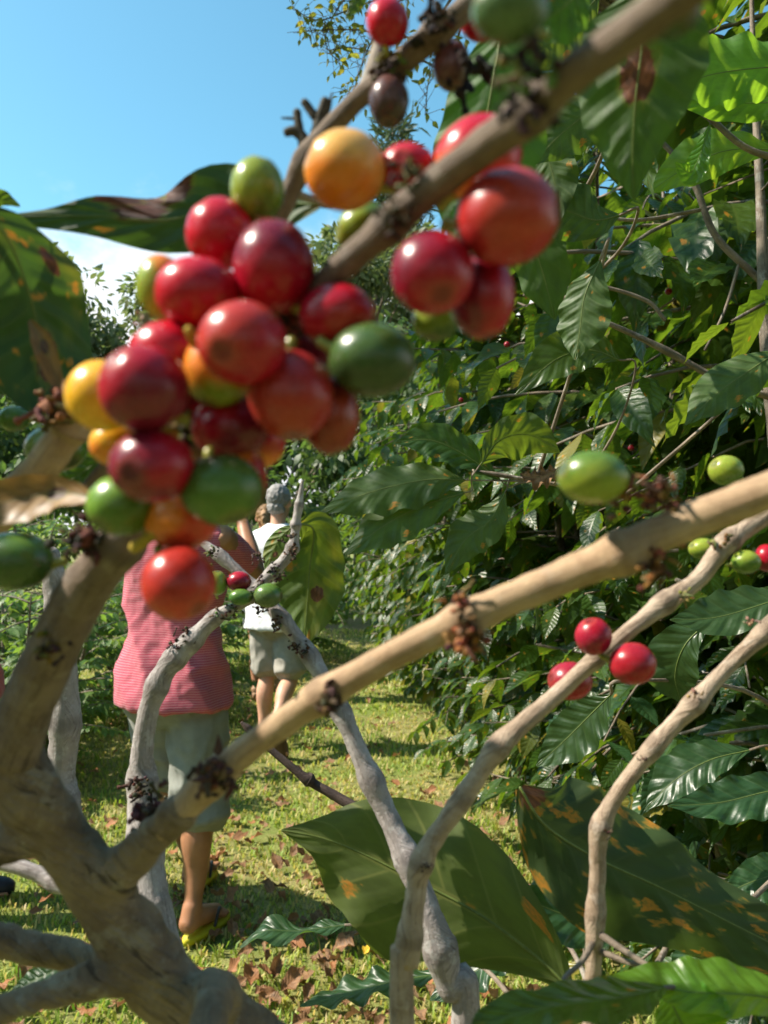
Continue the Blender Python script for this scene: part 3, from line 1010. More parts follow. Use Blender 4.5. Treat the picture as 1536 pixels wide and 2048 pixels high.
stubs(BC, 940, 140, .2, 5, .012, 18, cols=((0.02, 0.013, 0.012),), up=(.4, 0, -1.6))
stubs(BD, 125, 812, .238, 34, .009, 20, cols=((0.22, 0.11, 0.05), (0.14, 0.065, 0.035), (0.3, 0.17, 0.08)))
stubs(BD, 290, 640, .24, 8, .006, 21, cols=((0.4, 0.28, 0.18), (0.3, 0.2, 0.13)))

# cherries: px, py, depth, rx, ry, axis(right, up, to camera), colour, second colour, its direction, threshold
CH = [
    # main cluster
    (515, 378, .176, 51, 61, (.25, 1, .3), GRN, LGRN, (-.7, .2, .5), .2, 'green'),
    (690, 341, .166, 79, 76, (-.9, .35, .3), PEACH, ORG, (-.2, -1, .2), .25, 'yellow'),
    (440, 468, .176, 66, 69, (-.5, .8, .2), RED, CRIM, (.5, -1, 0), .2, ''),
    (548, 535, .166, 78, 92, (.1, 1, .1), WINE, CRIM, (0, -1, .2), .1, 'dark red'),
    (396, 586, .166, 84, 71, (-1, .1, .2), RED, CRIM, (.8, -.6, .2), .1, ''),
    (322, 575, .176, 48, 62, (-.7, .6, -.2), ORG, LGRN, (-.4, -.4, .5), .3, 'orange and green'),
    (485, 686, .150, 86, 83, (-.33, -.35, .85), ORED, CRIM, (.6, -.6, 0), .3, 'orange-red'),
    (676, 633, .164, 76, 65, (1, -.2, .2), CRIM, ORED, (.4, -.8, .3), .35, 'dark red'),
    (336, 712, .168, 76, 68, (-.6, .7, .3), RED, CRIM, (.6, -.6, 0), .2, ''),
    (288, 777, .152, 86, 86, (-.5, .55, .62), CRIM, WINE, (.4, -.8, .2), .2, 'deep red'),
    (205, 792, .166, 70, 71, (-1, .1, .1), YEL, (0.7, 0.42, 0.03), (1, -.4, .2), .2, 'yellow'),
    (437, 738, .164, 67, 74, (-.3, -.9, .2), ORG, LGRN, (-.1, -1, .1), .55, 'orange'),
    (582, 790, .158, 82, 88, (.1, -1, .3), (0.30, 0.018, 0.018), (0.33, 0.03, 0.018), (-.2, -.5, .6), .6, 'brick red'),
    (662, 832, .168, 56, 76, (.3, -1, .1), (0.20, 0.02, 0.014), (0.26, 0.035, 0.016), (.5, 0, .6), .8, 'brown-red'),
    (745, 720, .160, 86, 74, (1, -.3, -.1), DGRN, (0.035, 0.06, 0.02), (.2, -1, 0), .2, 'dark green'),
    (460, 856, .170, 74, 62, (.2, -.9, .2), CRIM, WINE, (.6, -.6, 0), .1, ''),
    (228, 888, .176, 47, 44, (-1, -.3, .1), YEL, ORG, (-.2, -1, .3), .3, 'small yellow'),
    (304, 932, .154, 81, 73, (-.28, -.2, .9), WINE, CRIM, (.7, .2, .3), .5, 'dark wine red'),
    (243, 1010, .176, 66, 61, (-.4, -.6, .5), GRN, (0.13, 0.24, 0.03), (-.5, .8, .2), .2, 'green'),
    (444, 980, .158, 79, 71, (.4, -.8, .4), DGRN, GRN, (.2, -.2, .9), .6, 'dark green'),
    (494, 958, .172, 38, 74, (.8, -.5, .1), CRIM, ORG, (-.2, .9, .3), .5, ''),
    (362, 1040, .178, 71, 60, (.8, .3, .3), (0.50, 0.05, 0.022), ORG, (-.6, .3, .4), .4, 'orange-red'),
    (358, 1166, .172, 71, 74, (.6, -.6, .4), (0.46, 0.04, 0.022), ORED, (.1, .6, .5), .3, 'orange-red'),
]
CH += [(555, 632, .186, 72, 66, (.2, .5, -.5), WINE, CRIM, (0, 1, 0), .2, ''), (395, 668, .186, 64, 66, (-.3, .2, -.7), WINE, CRIM, (0, 1, 0), .2, ''), (620, 722, .186, 70, 66, (.6, .2, -.5), WINE, DGRN, (0, -1, 0), .4, ''), (372, 800, .184, 62, 60, (-.2, -.3, -.8), WINE, CRIM, (0, 1, 0), .2, ''), (520, 880, .186, 50, 56, (.2, -.6, -.5), CRIM, ORG, (0, -1, 0), .4, '')]
for (px, py, d, rx, ry, ax, a, b, bdv, bt, nm) in CH:
    cherry(BB, px, py, d, rx * 1.03, ry * 1.03, ax, a, b, bdv, bt, label=(nm + ' cherry in the big cluster') if nm else None)
CH2 = [
    (BB, 815, 338, .168, 56, 50, (-.25, .1, .9), RED, CRIM, (.5, -1, 0), .2, 0, None),
    (BB, 955, 318, .166, 92, 80, (.8, .4, .1), RED, ORG, (-1, -.3, .2), .75, .5, 'red cherry with a yellow base behind the branch'),
    (BB, 1015, 435, .150, 104, 97, (.7, -.2, .3), (0.33, 0.018, 0.017), (0.38, 0.04, 0.02), (0, 0, 1), .75, .3, 'large orange-red cherry below the branch'),
    (BB, 865, 546, .150, 82, 84, (.2, -.7, .7), CRIM, WINE, (-.7, .5, .1), .4, 0, None),
    (BB, 965, 592, .162, 64, 86, (.2, -1, .1), CRIM, WINE, (-.8, 0, .3), .3, 0, None),
    (BB, 872, 640, .176, 47, 42, (-.2, -.9, .2), LGRN, DGRN, (.3, -.9, 0), .4, 0, 'yellow-green cherry tucked behind two red ones'),
    (BB, 726, 456, .182, 57, 46, (-.7, .3, .3), LGRN, GRN, (.8, .2, 0), .3, .5, 'yellow-green cherry behind the branch'),
    (BB, 1020, 22, .118, 76, 60, (-.6, .3, .4), (0.075, 0.13, 0.05), DGRN, (0, 1, 0), .5, 0, 'pale green cherry at the top edge'),
    (BB, 1335, 18, .110, 66, 56, (.5, -.5, .3), (0.035, 0.07, 0.02), DGRN, (0, 1, 0), .5, 0, 'dark green cherry at the top edge'),
    (BC, 775, 45, .200, 42, 45, (.1, .9, .3), RED, CRIM, (.6, -.6, 0), .2, 0, 'red cherry on the thin branch against the sky'),
    (BC, 962, 36, .205, 44, 45, (.3, -.6, .4), RED, CRIM, (.7, -.5, 0), .2, 0, None),
    (BA, 1186, 955, .196, 71, 55, (-.9, .3, .2), GRN, LGRN, (0, -.6, .6), .4, 0, 'green cherry on the long branch'),
    (BB, 30, 1122, .215, 76, 60, (-1, .1, .2), DGRN, GRN, (0, 1, .2), .4, 0, 'green cherry at the left edge'),
    (BD, 28, 838, .30, 31, 26, (-1, .1, .2), GRN, DGRN, (.6, -.6, 0), .3, 0, 'small green cherry at the left edge'),
    (BD, 112, 897, .265, 60, 47, (.5, -.5, .3), (0.16, 0.2, 0.045), GRN, (.5, -.7, 0), .2, 0, 'pale green cherry behind the broken branch'),
]
for (pa, px, py, d, rx, ry, ax, a, b, bdv, bt, ang, lab) in CH2:
    cherry(pa, px, py, d, rx, ry, ax, a, b, bdv, bt, ang=ang, label=lab)
cherry(BC, 778, 203, .207, 40, 52, (0, -1, .2), DBRN, BRN, (0, .6, .4), .3, wrinkle=.10, label='shrivelled dark brown cherry on the thin branch')
cherry(BC, 903, 132, .207, 38, 49, (.1, -1, .1), BRN, (0.14, 0.05, 0.05), (-.4, .5, .4), .3, wrinkle=.06, label='shrivelled brown-purple cherry on the thin branch')
# small yellow stalk ends sticking out of the cluster
mb = MB()
for pts in ([(392, 690, .160, 12), (384, 672, .158, 11), (376, 658, .157, 9)], [(270, 1095, .182, 13), (292, 1080, .176, 12), (312, 1066, .174, 11)], [(345, 868, .17, 12), (330, 862, .165, 12), (318, 860, .164, 8)]):
    tube(mb, [(P(a, b, d), r * d / FPX) for a, b, d, r in pts], 8, col=(0.5, 0.36, 0.05))
link('cherry_stalk', mb.mesh('cherry_stalk', M['stub'], True), BB)

# leaves of the first shrub
M['fl1'] = leafmat('leaf_brown_edge', (0.032, 0.085, 0.018), (0.035, 0.075, 0.018), (0.07, 0.17, 0.02), 0.25, 0.40, 0.25, 8, rust=0.14, rscale=11, blots=[(0.80, 0.56, 0.32, 0.085), (0.95, 0.45, 0.2, 0.05), (0.92, 0.63, 0.14, .06)], blotcol=(0.06, 0.022, 0.016))
M['fl2'] = leafmat('leaf_rust_spots', (0.030, 0.085, 0.018), (0.032, 0.072, 0.018), (0.07, 0.17, 0.02), 0.25, 0.40, 0.25, 8, rust=0.5, rscale=15, yellow=0.4, blots=[(0.42, 0.72, 0.1, 0.10), (0.2, 0.35, .06, .06)], blotcol=(0.07, 0.03, 0.02))
M['fl_tan'] = leafmat('leaf_withered_tan', (0.22, 0.125, 0.04), (0.24, 0.14, 0.05), (0.3, 0.16, 0.04), 0.2, 0.5, 0.0, 8, quilt=.1, blots=[(0.5, 0.35, .2, .08)], blotcol=(0.06, 0.03, 0.02))
M['fl_trans'] = leafmat('leaf_translucent_olive', (0.05, 0.10, 0.016), (0.075, 0.13, 0.02), (0.24, 0.31, 0.02), 0.22, 0.4, 0.45, 8, rust=0.10, yellow=0.5, blots=[(0.36, 0.68, .1, .05), (.76, .33, .06, .03)], blotcol=(0.09, 0.04, 0.02))
M['fl_olive'] = leafmat('leaf_underside_olive', (0.045, 0.068, 0.016), (0.064, 0.088, 0.019), (0.20, 0.27, 0.022), 0.34, 0.45, 0.75, 7, rust=0.16, rscale=11)
M['fl_rust'] = leafmat('leaf_heavy_rust', (0.024, 0.048, 0.010), (0.028, 0.052, 0.012), (0.10, 0.16, 0.02), 0.22, 0.45, 0.25, 8, rust=0.8, rscale=18, rustcol=(0.36, 0.15, 0.012), blots=[(0.42, 0.03, .34, .07)], blotcol=(0.12, 0.045, 0.02))
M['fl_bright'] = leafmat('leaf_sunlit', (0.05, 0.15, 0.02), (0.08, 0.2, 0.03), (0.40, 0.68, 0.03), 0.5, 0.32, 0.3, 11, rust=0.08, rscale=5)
M['fl_hole'] = leafmat('leaf_brown_hole', (0.035, 0.09, 0.018), (0.045, 0.09, 0.02), (0.24, 0.40, 0.03), 0.26, 0.4, 0.3, 8, blots=[(0.5, 0.42, 0.14, 0.13)], blotcol=(0.10, 0.035, 0.015))
M['fl_wide'] = leafmat('leaf_broad_green', (0.035, 0.09, 0.018), (0.05, 0.115, 0.026), (0.22, 0.42, 0.03), 0.36, 0.36, 0.35, 8, rust=0.08, blots=[(0.9, 0.62, .22, .07)], blotcol=(0.10, 0.035, 0.015))

fleaf(S1, M['fl1'], [(640, 410, .235), (560, 405, .24), (450, 410, .25), (330, 440, .25), (200, 432, .25), (80, 432, .25), (-80, 440, .25)], [8, 60, 84, 60, 40, 22, 3], [4, 40, 80, 50, 40, 12, 3][::1], roll=0.35, under=True, curl=.12, wave=.05, waves=3, seed=1, label='green leaf with a brown burnt edge against the sky')
fleaf(S1, M['fl2'], [(-50, 405, .235), (10, 470, .24), (50, 560, .245), (75, 660, .25), (80, 760, .25), (95, 850, .245)], [4, 60, 105, 108, 85, 6], [4, 70, 110, 120, 90, 6], roll=-0.3, under=True, curl=.1, wave=.03, waves=3, seed=2, label='green leaf with orange and brown spots at the left edge')
fleaf(S1, M['leaf_hero'], [(-90, 430, .28), (-40, 410, .28), (0, 400, .28), (40, 412, .28)], [3, 25, 22, 2], [3, 25, 12, 2], roll=.2, under=True, seed=3)
fleaf(S1, M['fl_tan'], [(205, 1000, .205), (120, 985, .212), (30, 1000, .215), (-70, 1020, .22)], [6, 40, 50, 20], [4, 30, 42, 25], roll=.3, curl=.35, wave=.02, quilt=0, seed=4, label='withered tan leaf at the left edge')
fleaf(S1, M['fl_tan'], [(60, 640, .243), (88, 690, .24), (110, 750, .239), (128, 800, .238)], [4, 22, 18, 5], [4, 20, 16, 5], roll=.3, curl=.5, quilt=0, seed=5, nu=8, base_end=True, label='narrow withered brown leaf above the broken branch')
fleaf(S1, M['leaf_hero'], [(250, 880, .33), (200, 920, .33), (140, 960, .33), (80, 990, .33)], [3, 30, 34, 2], [3, 30, 30, 2], roll=.3, seed=6)
fleaf(S1, M['fl_wide'], [(1010, 20, .33), (990, 140, .33), (965, 280, .335), (940, 400, .34), (915, 500, .345)], [4, 95, 120, 90, 4], [4, 70, 95, 80, 4], roll=.2, under=True, seed=7, wave=.02, label='broad dark green leaf behind the top branch')
fleaf(S1, M['fl_hole'], [(1310, -60, .27), (1290, 60, .275), (1272, 190, .28), (1265, 310, .285), (1268, 400, .29)], [4, 120, 110, 50, 3], [4, 120, 120, 60, 3], roll=.15, under=True, seed=8, wave=.02, label='green leaf with a brown torn blotch at the top')
fleaf(S1, M['fl_wide'], [(1180, -40, .22), (1120, 20, .22), (1050, 60, .225)], [4, 60, 4], [4, 60, 4], roll=.3, under=True, seed=9)
fleaf(S1, M['leaf_hero'], [(735, -20, .3), (715, 5, .3), (692, 38, .3)], [3, 14, 2], [3, 14, 2], roll=.3, under=True, seed=10, nu=8)
fleaf(S1, M['leaf_low'], [(160, 1905, .33), (110, 1940, .33), (60, 1965, .33), (20, 1985, .33)], [3, 25, 22, 2], [3, 20, 20, 2], roll=.6, seed=12)

# ---- grey lichen-barked shrub
S2 = empty('coffee_shrub', (-0.05, 0.46, 0.0))
tag(S2, 'pale grey lichen-barked coffee shrub with small green cherries beside the walkers', 'coffee shrub')
D1 = branch(S2, 'stem', [(402, 1083, .47, 7), (440, 1112, .465, 11), (500, 1166, .46, 11), (560, 1232, .455, 13), (620, 1312, .45, 15), (680, 1420, .44, 17), (720, 1510, .435, 19), (770, 1620, .43, 21), (820, 1730, .42, 23), (865, 1850, .41, 27), (900, 1970, .41, 29), (930, 2080, .41, 29)], M['bark_grey'],
            [(440, 1112), (515, 1180), (565, 1235), (620, 1312), (680, 1420), (745, 1560), (815, 1715), (880, 1900)], knot=.32, world_tail=[(.02, .43, .9, .011), (0, .45, .5, .014), (-.05, .46, -.05, .018)])
D2 = branch(S2, 'twig', [(512, 1178, .458, 13), (555, 1135, .458, 12), (582, 1102, .458, 12), (590, 1070, .458, 9), (592, 1045, .458, 9), (599, 1005, .458, 7), (605, 962, .458, 3)], M['bark_grey'], [(545, 1142), (585, 1095), (592, 1050), (598, 1010)], knot=.3)
D3 = branch(S2, 'stem', [(530, 1188, .45, 9), (475, 1212, .45, 10), (430, 1236, .45, 14), (380, 1286, .45, 19), (330, 1342, .45, 21), (300, 1412, .45, 20), (285, 1500, .45, 22), (285, 1580, .45, 28), (290, 1700, .44, 33), (310, 1820, .43, 34), (350, 1935, .42, 30), (440, 2040, .41, 28), (560, 2170, .40, 28)], M['bark_grey'],
            [(430, 1236), (385, 1280), (350, 1310), (315, 1375), (283, 1560), (290, 1690)], knot=.25, world_tail=[(-.03, .42, .95, .010), (-.05, .45, .5, .014), (-.05, .46, -.05, .018)])
D4 = branch(S2, 'stem', [(98, 1105, .5, 20), (112, 1180, .5, 24), (125, 1300, .5, 26), (130, 1450, .5, 27), (122, 1570, .5, 28), (150, 1680, .49, 29), (215, 1790, .46, 29), (300, 1880, .44, 29)], M['bark_grey'], [(120, 1240), (128, 1440), (125, 1600)], knot=.2, world_tail=[(-.06, .43, 1.12, .009), (-.045, .425, .98, .009)])
D5 = branch(S2, 'twig', [(483, 1445, .62, 3), (497, 1458, .62, 8), (510, 1472, .62, 6), (600, 1548, .61, 9), (617, 1560, .61, 14), (632, 1570, .61, 9), (715, 1618, .6, 11), (790, 1670, .58, 12), (825, 1730, .45, 12)], M['bark_dark'], [], knot=.3, label='thin dark pointed twig')
DK = ((0.06, 0.036, 0.026), (0.10, 0.06, 0.04))
for i, (px, py, n) in enumerate(((425, 1103, 8), (515, 1115, 6), (520, 1172, 8), (545, 1140, 8), (560, 1160, 6), (585, 1105, 6), (555, 1245, 7), (590, 1290, 7), (520, 1218, 8), (440, 1228, 8), (380, 1270, 10), (350, 1290, 8), (470, 1222, 6), (610, 1300, 7), (575, 1075, 6))):
    stubs(D1 if i not in (3, 4, 5, 9, 10, 11, 12) else (D2 if i < 6 else D3), px, py, .448, n, .0075, 40 + i, cols=DK + (((0.16, 0.17, 0.08),) if i % 3 == 0 else ()), spread=1.2)
stubs(D3, 280, 1575, .43, 12, .012, 60, cols=DK); stubs(D3, 300, 1640, .43, 10, .014, 61, cols=DK)
cherry(D3, 434, 1166, .446, 20, 25, (.1, 1, .2), (0.20, 0.30, 0.05), LGRN, (0, 1, 0), .3, label='small pale green cherry')
cherry(D3, 478, 1163, .446, 25, 21, (1, 0, .2), WINE, CRIM, (0, 1, 0), .3, label='small wine-red cherry')
cherry(D3, 481, 1194, .440, 24, 17, (1, 0, .3), (0.06, 0.15, 0.03), GRN, (0, 1, 0), .3, label='small dark green cherry')
cherry(D3, 536, 1191, .442, 29, 25, (1, -.1, .2), (0.085, 0.13, 0.045), GRN, (0, 1, 0), .3, label='small olive green cherry')
fleaf(S2, M['leaf_low'], [(690, 1850, .55), (640, 1856, .55), (590, 1862, .55), (530, 1862, .55), (480, 1895, .55)], [3, 14, 16, 18, 2], [3, 10, 10, 16, 2], roll=1.0, wave=.12, waves=2, seed=11)
fleaf(S2, M['fl_trans'], [(594, 1046, .47), (627, 1060, .475), (620, 1130, .48), (614, 1210, .48), (607, 1300, .475)], [2, 45, 68, 62, 3], [2, 70, 88, 60, 3], roll=.15, under=True, wave=.02, seed=20, label='olive translucent leaf hanging below the grey twig')
fleaf(S2, M['fl_trans'], [(592, 1050, .462), (565, 1070, .462), (545, 1105, .462), (532, 1150, .462)], [2, 22, 24, 2], [2, 16, 20, 2], roll=.3, under=True, seed=21)

# ---- tan stems at the right
S3 = empty('coffee_shrub', (0.04, 0.34, 0.0))
tag(S3, 'coffee shrub with two bare tan stems and rust-spotted leaves at lower right', 'coffee shrub')
F1 = branch(S3, 'stem', [(1720, 900, .34, 17), (1536, 1030, .33, 17), (1455, 1085, .325, 19), (1395, 1160, .32, 17), (1330, 1205, .315, 19), (1250, 1268, .31, 15), (1180, 1328, .31, 16), (1090, 1410, .305, 17), (1000, 1490, .3, 20), (930, 1590, .3, 18), (850, 1710, .3, 20), (830, 1800, .3, 21), (815, 1920, .3, 23), (805, 2080, .3, 26)], M['bark_stem'],
            [(1455, 1085), (1325, 1200), (1195, 1318), (1000, 1490), (925, 1600), (840, 1725), (825, 1880)], knot=.26, world_tail=[(.015, .31, .95, .0085), (.02, .33, .5, .011), (.04, .34, -.05, .014)])
G1 = branch(S3, 'stem', [(1660, 1140, .36, 14), (1536, 1258, .35, 16), (1450, 1340, .345, 15), (1390, 1405, .34, 18), (1320, 1480, .34, 16), (1240, 1580, .34, 16), (1200, 1660, .34, 18), (1195, 1750, .34, 16), (1190, 1850, .34, 17), (1185, 1980, .34, 16), (1180, 2150, .34, 17)], M['bark_stem'],
            [(1530, 1262), (1388, 1408), (1310, 1490), (1205, 1655), (1190, 1830)], knot=.28, world_tail=[(.08, .34, .9, .008), (.06, .34, .5, .010), (.04, .34, -.05, .013)])
for i, (pa, px, py, d, n, s, cc) in enumerate(((F1, 1440, 1085, .318, 7, .007, ((0.2, 0.16, 0.06), (0.12, 0.1, 0.03))), (F1, 1195, 1295, .305, 6, .0065, ((0.16, 0.17, 0.05), (0.1, 0.08, 0.04))), (F1, 1370, 1190, .31, 6, .006, ((0.2, 0.2, 0.06),)), (G1, 1390, 1385, .335, 4, .006, ((0.12, 0.06, 0.04), (0.3, 0.2, 0.12))), (G1, 1285, 1520, .335, 4, .004, DK), (F1, 850, 1735, .295, 6, .004, DK), (G1, 1215, 1665, .335, 5, .004, DK), (G1, 1500, 1245, .34, 4, .006, ((0.3, 0.2, 0.12),)))):
    stubs(pa, px, py, d, n, s, 80 + i, cols=cc)
cherry(F1, 1187, 1273, .300, 36, 38, (-.3, .8, .3), (0.26, 0.010, 0.03), CRIM, (0, 1, 0), .3, label='red cherry above the tan stem')
cherry(F1, 1265, 1327, .296, 47, 43, (.9, -.1, .35), (0.30, 0.010, 0.02), CRIM, (.5, -.6, 0), .3, label='round red cherry right of the tan stem')
cherry(F1, 1140, 1362, .322, 44, 39, (-.8, .2, .2), (0.26, 0.010, 0.025), CRIM, (0, -1, 0), .3, label='red cherry behind the tan stem')
cherry(F1, 1452, 941, .345, 34, 31, (-.7, .4, .3), LGRN, GRN, (.4, -.8, 0), .2, label='green cherry near the right edge')
cherry(F1, 1492, 1124, .318, 29, 24, (.8, .2, .2), GRN, LGRN, (0, .8, .3), .4, label='green cherry under the stem')
cherry(F1, 1407, 1098, .335, 29, 22, (-.8, .3, .2), LGRN, GRN, (0, -.8, .3), .4)
cherry(F1, 1533, 1116, .322, 24, 28, (.4, -.3, .6), CRIM, WINE, (.3, -.8, .3), .4, label='wine-red cherry at the right edge')
fleaf(S3, M['fl_olive'], [(1150, 1990, .42), (1080, 1920, .425), (960, 1830, .43), (840, 1765, .435), (720, 1705, .44), (640, 1675, .44), (562, 1660, .44)], [3, 40, 100, 145, 110, 42, 1], [3, 65, 135, 160, 120, 45, 1], roll=.12, under=True, curl=.24, wave=.045, waves=4, seed=30, nlat=7, quilt=.03, label='large olive leaf underside pointing left')
fleaf(S3, M['fl_rust'], [(1040, 1575, .41), (1090, 1650, .41), (1190, 1715, .415), (1310, 1770, .42), (1430, 1830, .425), (1560, 1895, .43), (1720, 1970, .44)], [12, 105, 135, 110, 75, 60, 3], [10, 60, 135, 110, 85, 55, 3], roll=-.15, under=True, curl=.22, wave=.05, waves=4, seed=31, quilt=.03, base_end=True, label='large dark leaf covered in orange rust spots')
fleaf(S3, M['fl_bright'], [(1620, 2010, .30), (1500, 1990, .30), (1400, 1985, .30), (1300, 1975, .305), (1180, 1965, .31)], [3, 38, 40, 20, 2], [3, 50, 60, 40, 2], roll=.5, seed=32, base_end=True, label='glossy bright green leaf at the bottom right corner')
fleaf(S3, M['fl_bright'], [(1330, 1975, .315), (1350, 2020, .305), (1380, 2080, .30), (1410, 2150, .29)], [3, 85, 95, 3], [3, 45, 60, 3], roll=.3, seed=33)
fleaf(S3, M['leaf_hero'], [(1330, 1975, .30), (1240, 1995, .275), (1120, 2010, .255), (1000, 2040, .245), (930, 2080, .24)], [3, 45, 60, 50, 3], [3, 30, 30, 30, 3], roll=.75, seed=34, curl=.3, label='dark glossy leaf along the bottom edge')
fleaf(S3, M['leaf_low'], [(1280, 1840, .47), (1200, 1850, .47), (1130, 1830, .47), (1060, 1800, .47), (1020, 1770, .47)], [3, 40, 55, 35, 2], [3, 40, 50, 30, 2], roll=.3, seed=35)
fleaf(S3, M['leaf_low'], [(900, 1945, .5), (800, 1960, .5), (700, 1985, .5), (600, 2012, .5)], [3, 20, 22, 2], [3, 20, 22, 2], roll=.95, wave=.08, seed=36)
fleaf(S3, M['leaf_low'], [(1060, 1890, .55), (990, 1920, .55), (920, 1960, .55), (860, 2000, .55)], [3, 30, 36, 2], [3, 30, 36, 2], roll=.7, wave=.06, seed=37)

# ---- shrub at the right edge: near leaves of the hedge
S4 = empty('coffee_shrub', (0.62, 0.95, 0.0))
tag(S4, 'nearest leafy coffee shrub of the hedge, large leaves at the right edge', 'coffee shrub', 'coffee shrubs in the hedge row')
fl = lambda m, mid, wl, wr, **k: fleaf(S4, M['leaf_hero' if m == 'leaf' else m], mid, wl, wr, **k)
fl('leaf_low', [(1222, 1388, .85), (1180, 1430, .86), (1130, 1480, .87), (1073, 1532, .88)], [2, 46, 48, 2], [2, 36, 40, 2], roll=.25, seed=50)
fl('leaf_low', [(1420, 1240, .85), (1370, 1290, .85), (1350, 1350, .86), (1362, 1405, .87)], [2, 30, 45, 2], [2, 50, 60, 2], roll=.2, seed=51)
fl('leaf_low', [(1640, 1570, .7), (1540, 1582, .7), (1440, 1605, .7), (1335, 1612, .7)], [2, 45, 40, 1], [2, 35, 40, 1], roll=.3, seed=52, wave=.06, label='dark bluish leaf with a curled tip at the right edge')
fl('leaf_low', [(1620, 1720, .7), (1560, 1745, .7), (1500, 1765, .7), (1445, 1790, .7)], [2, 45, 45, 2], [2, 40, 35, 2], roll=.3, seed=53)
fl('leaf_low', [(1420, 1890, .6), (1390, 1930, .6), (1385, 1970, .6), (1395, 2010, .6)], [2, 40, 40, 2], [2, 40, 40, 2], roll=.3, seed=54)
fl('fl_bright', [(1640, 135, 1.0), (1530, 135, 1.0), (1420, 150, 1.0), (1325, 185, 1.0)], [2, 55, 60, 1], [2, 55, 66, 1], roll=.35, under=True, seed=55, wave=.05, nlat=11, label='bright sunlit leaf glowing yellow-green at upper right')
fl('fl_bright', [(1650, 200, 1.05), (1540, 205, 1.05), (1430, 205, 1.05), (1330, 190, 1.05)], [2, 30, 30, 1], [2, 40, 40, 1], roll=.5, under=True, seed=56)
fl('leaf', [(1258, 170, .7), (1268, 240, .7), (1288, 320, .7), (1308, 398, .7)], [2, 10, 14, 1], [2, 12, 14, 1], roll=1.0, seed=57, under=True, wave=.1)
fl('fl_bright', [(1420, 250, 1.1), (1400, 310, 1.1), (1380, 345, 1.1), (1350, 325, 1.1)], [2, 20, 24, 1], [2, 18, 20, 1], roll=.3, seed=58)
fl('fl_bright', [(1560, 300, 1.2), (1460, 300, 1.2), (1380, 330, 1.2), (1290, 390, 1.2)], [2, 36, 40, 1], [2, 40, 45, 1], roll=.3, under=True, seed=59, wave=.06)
fl('fl_hole', [(1070, 400, .95), (1060, 330, .95), (1060, 450, .96), (1090, 560, .97), (1110, 640, .98)], [2, 40, 60, 50, 2], [2, 40, 50, 50, 2], roll=.2, under=True, seed=60)
fl('leaf', [(1240, 430, .9), (1190, 440, .9), (1130, 420, .9), (1050, 400, .9)], [2, 35, 55, 2], [2, 40, 60, 2], roll=.3, under=True, seed=61)
fl('leaf', [(1200, 520, .9), (1170, 590, .9), (1160, 660, .9), (1150, 720, .9)], [2, 50, 50, 2], [2, 40, 45, 2], roll=.3, under=True, seed=62)
fl('leaf', [(930, 960, 1.1), (850, 960, 1.1), (740, 985, 1.1), (640, 1025, 1.1)], [2, 45, 45, 1], [2, 35, 40, 1], roll=.4, under=True, seed=63, wave=.06)
fl('leaf', [(930, 985, 1.1), (850, 1010, 1.1), (770, 1050, 1.1), (690, 1110, 1.1)], [2, 38, 45, 1], [2, 38, 45, 1], roll=.4, under=True, seed=64)
fl('leaf', [(960, 930, 1.05), (1000, 880, 1.05), (1060, 870, 1.05), (1120, 905, 1.05)], [2, 30, 40, 1], [2, 45, 50, 1], roll=.3, under=True, seed=65)
fl('leaf', [(1000, 960, 1.1), (930, 910, 1.1), (860, 880, 1.1), (790, 885, 1.1)], [2, 30, 35, 1], [2, 30, 35, 1], roll=.4, seed=66)
fl('leaf', [(1010, 985, 1.1), (980, 1040, 1.1), (930, 1080, 1.1), (890, 1150, 1.1)], [2, 35, 40, 1], [2, 35, 40, 1], roll=.3, under=True, seed=67)
fl('leaf', [(1240, 720, 1.0), (1180, 700, 1.0), (1110, 720, 1.0), (1030, 790, 1.0)], [2, 35, 40, 1], [2, 40, 45, 1], roll=.3, seed=68)
fl('leaf', [(1560, 700, .9), (1500, 740, .9), (1430, 790, .9), (1370, 850, .9)], [2, 40, 40, 1], [2, 40, 45, 1], roll=.3, under=True, seed=69)
fl('leaf_low', [(1600, 1180, .8), (1520, 1210, .8), (1430, 1235, .8), (1340, 1240, .8)], [2, 35, 40, 1], [2, 40, 45, 1], roll=.4, seed=70)
fl('leaf_low', [(1500, 1500, .9), (1420, 1520, .9), (1350, 1560, .9), (1290, 1620, .9)], [2, 35, 40, 1], [2, 40, 45, 1], roll=.4, seed=71)
fl('leaf', [(1230, 170, .8), (1180, 220, .8), (1120, 270, .8), (1060, 330, .8)], [2, 45, 50, 2], [2, 45, 50, 2], roll=.2, under=True, seed=72)
fl('leaf', [(1200, -10, .75), (1150, 40, .75), (1090, 90, .75), (1020, 130, .75)], [2, 45, 50, 2], [2, 45, 50, 2], roll=.2, under=True, seed=73)
fl('leaf', [(1060, 240, .9), (1090, 300, .9), (1110, 370, .9), (1115, 450, .9)], [2, 40, 45, 2], [2, 40, 45, 2], roll=.3, under=True, seed=74)
for (px, py, d, q) in ((1300, 569, 1.5, 7), (1337, 583, 1.5, 7), (1014, 689, 1.6, 6), (922, 800, 1.7, 5), (1262, 896, 1.5, 6), (1490, 640, 1.4, 7)):
    cherry(S4, px, py, d, q, q, (.2, -.8, .4), CRIM, WINE, (0, -1, 0), .3)
fl('dead_leaf', [(1130, 935, 1.05), (1100, 948, 1.05), (1070, 955, 1.05), (1040, 948, 1.05)], [2, 16, 20, 2], [2, 14, 16, 2], roll=.5, seed=75, wave=.2, label='curled brown dead leaf in the hedge')
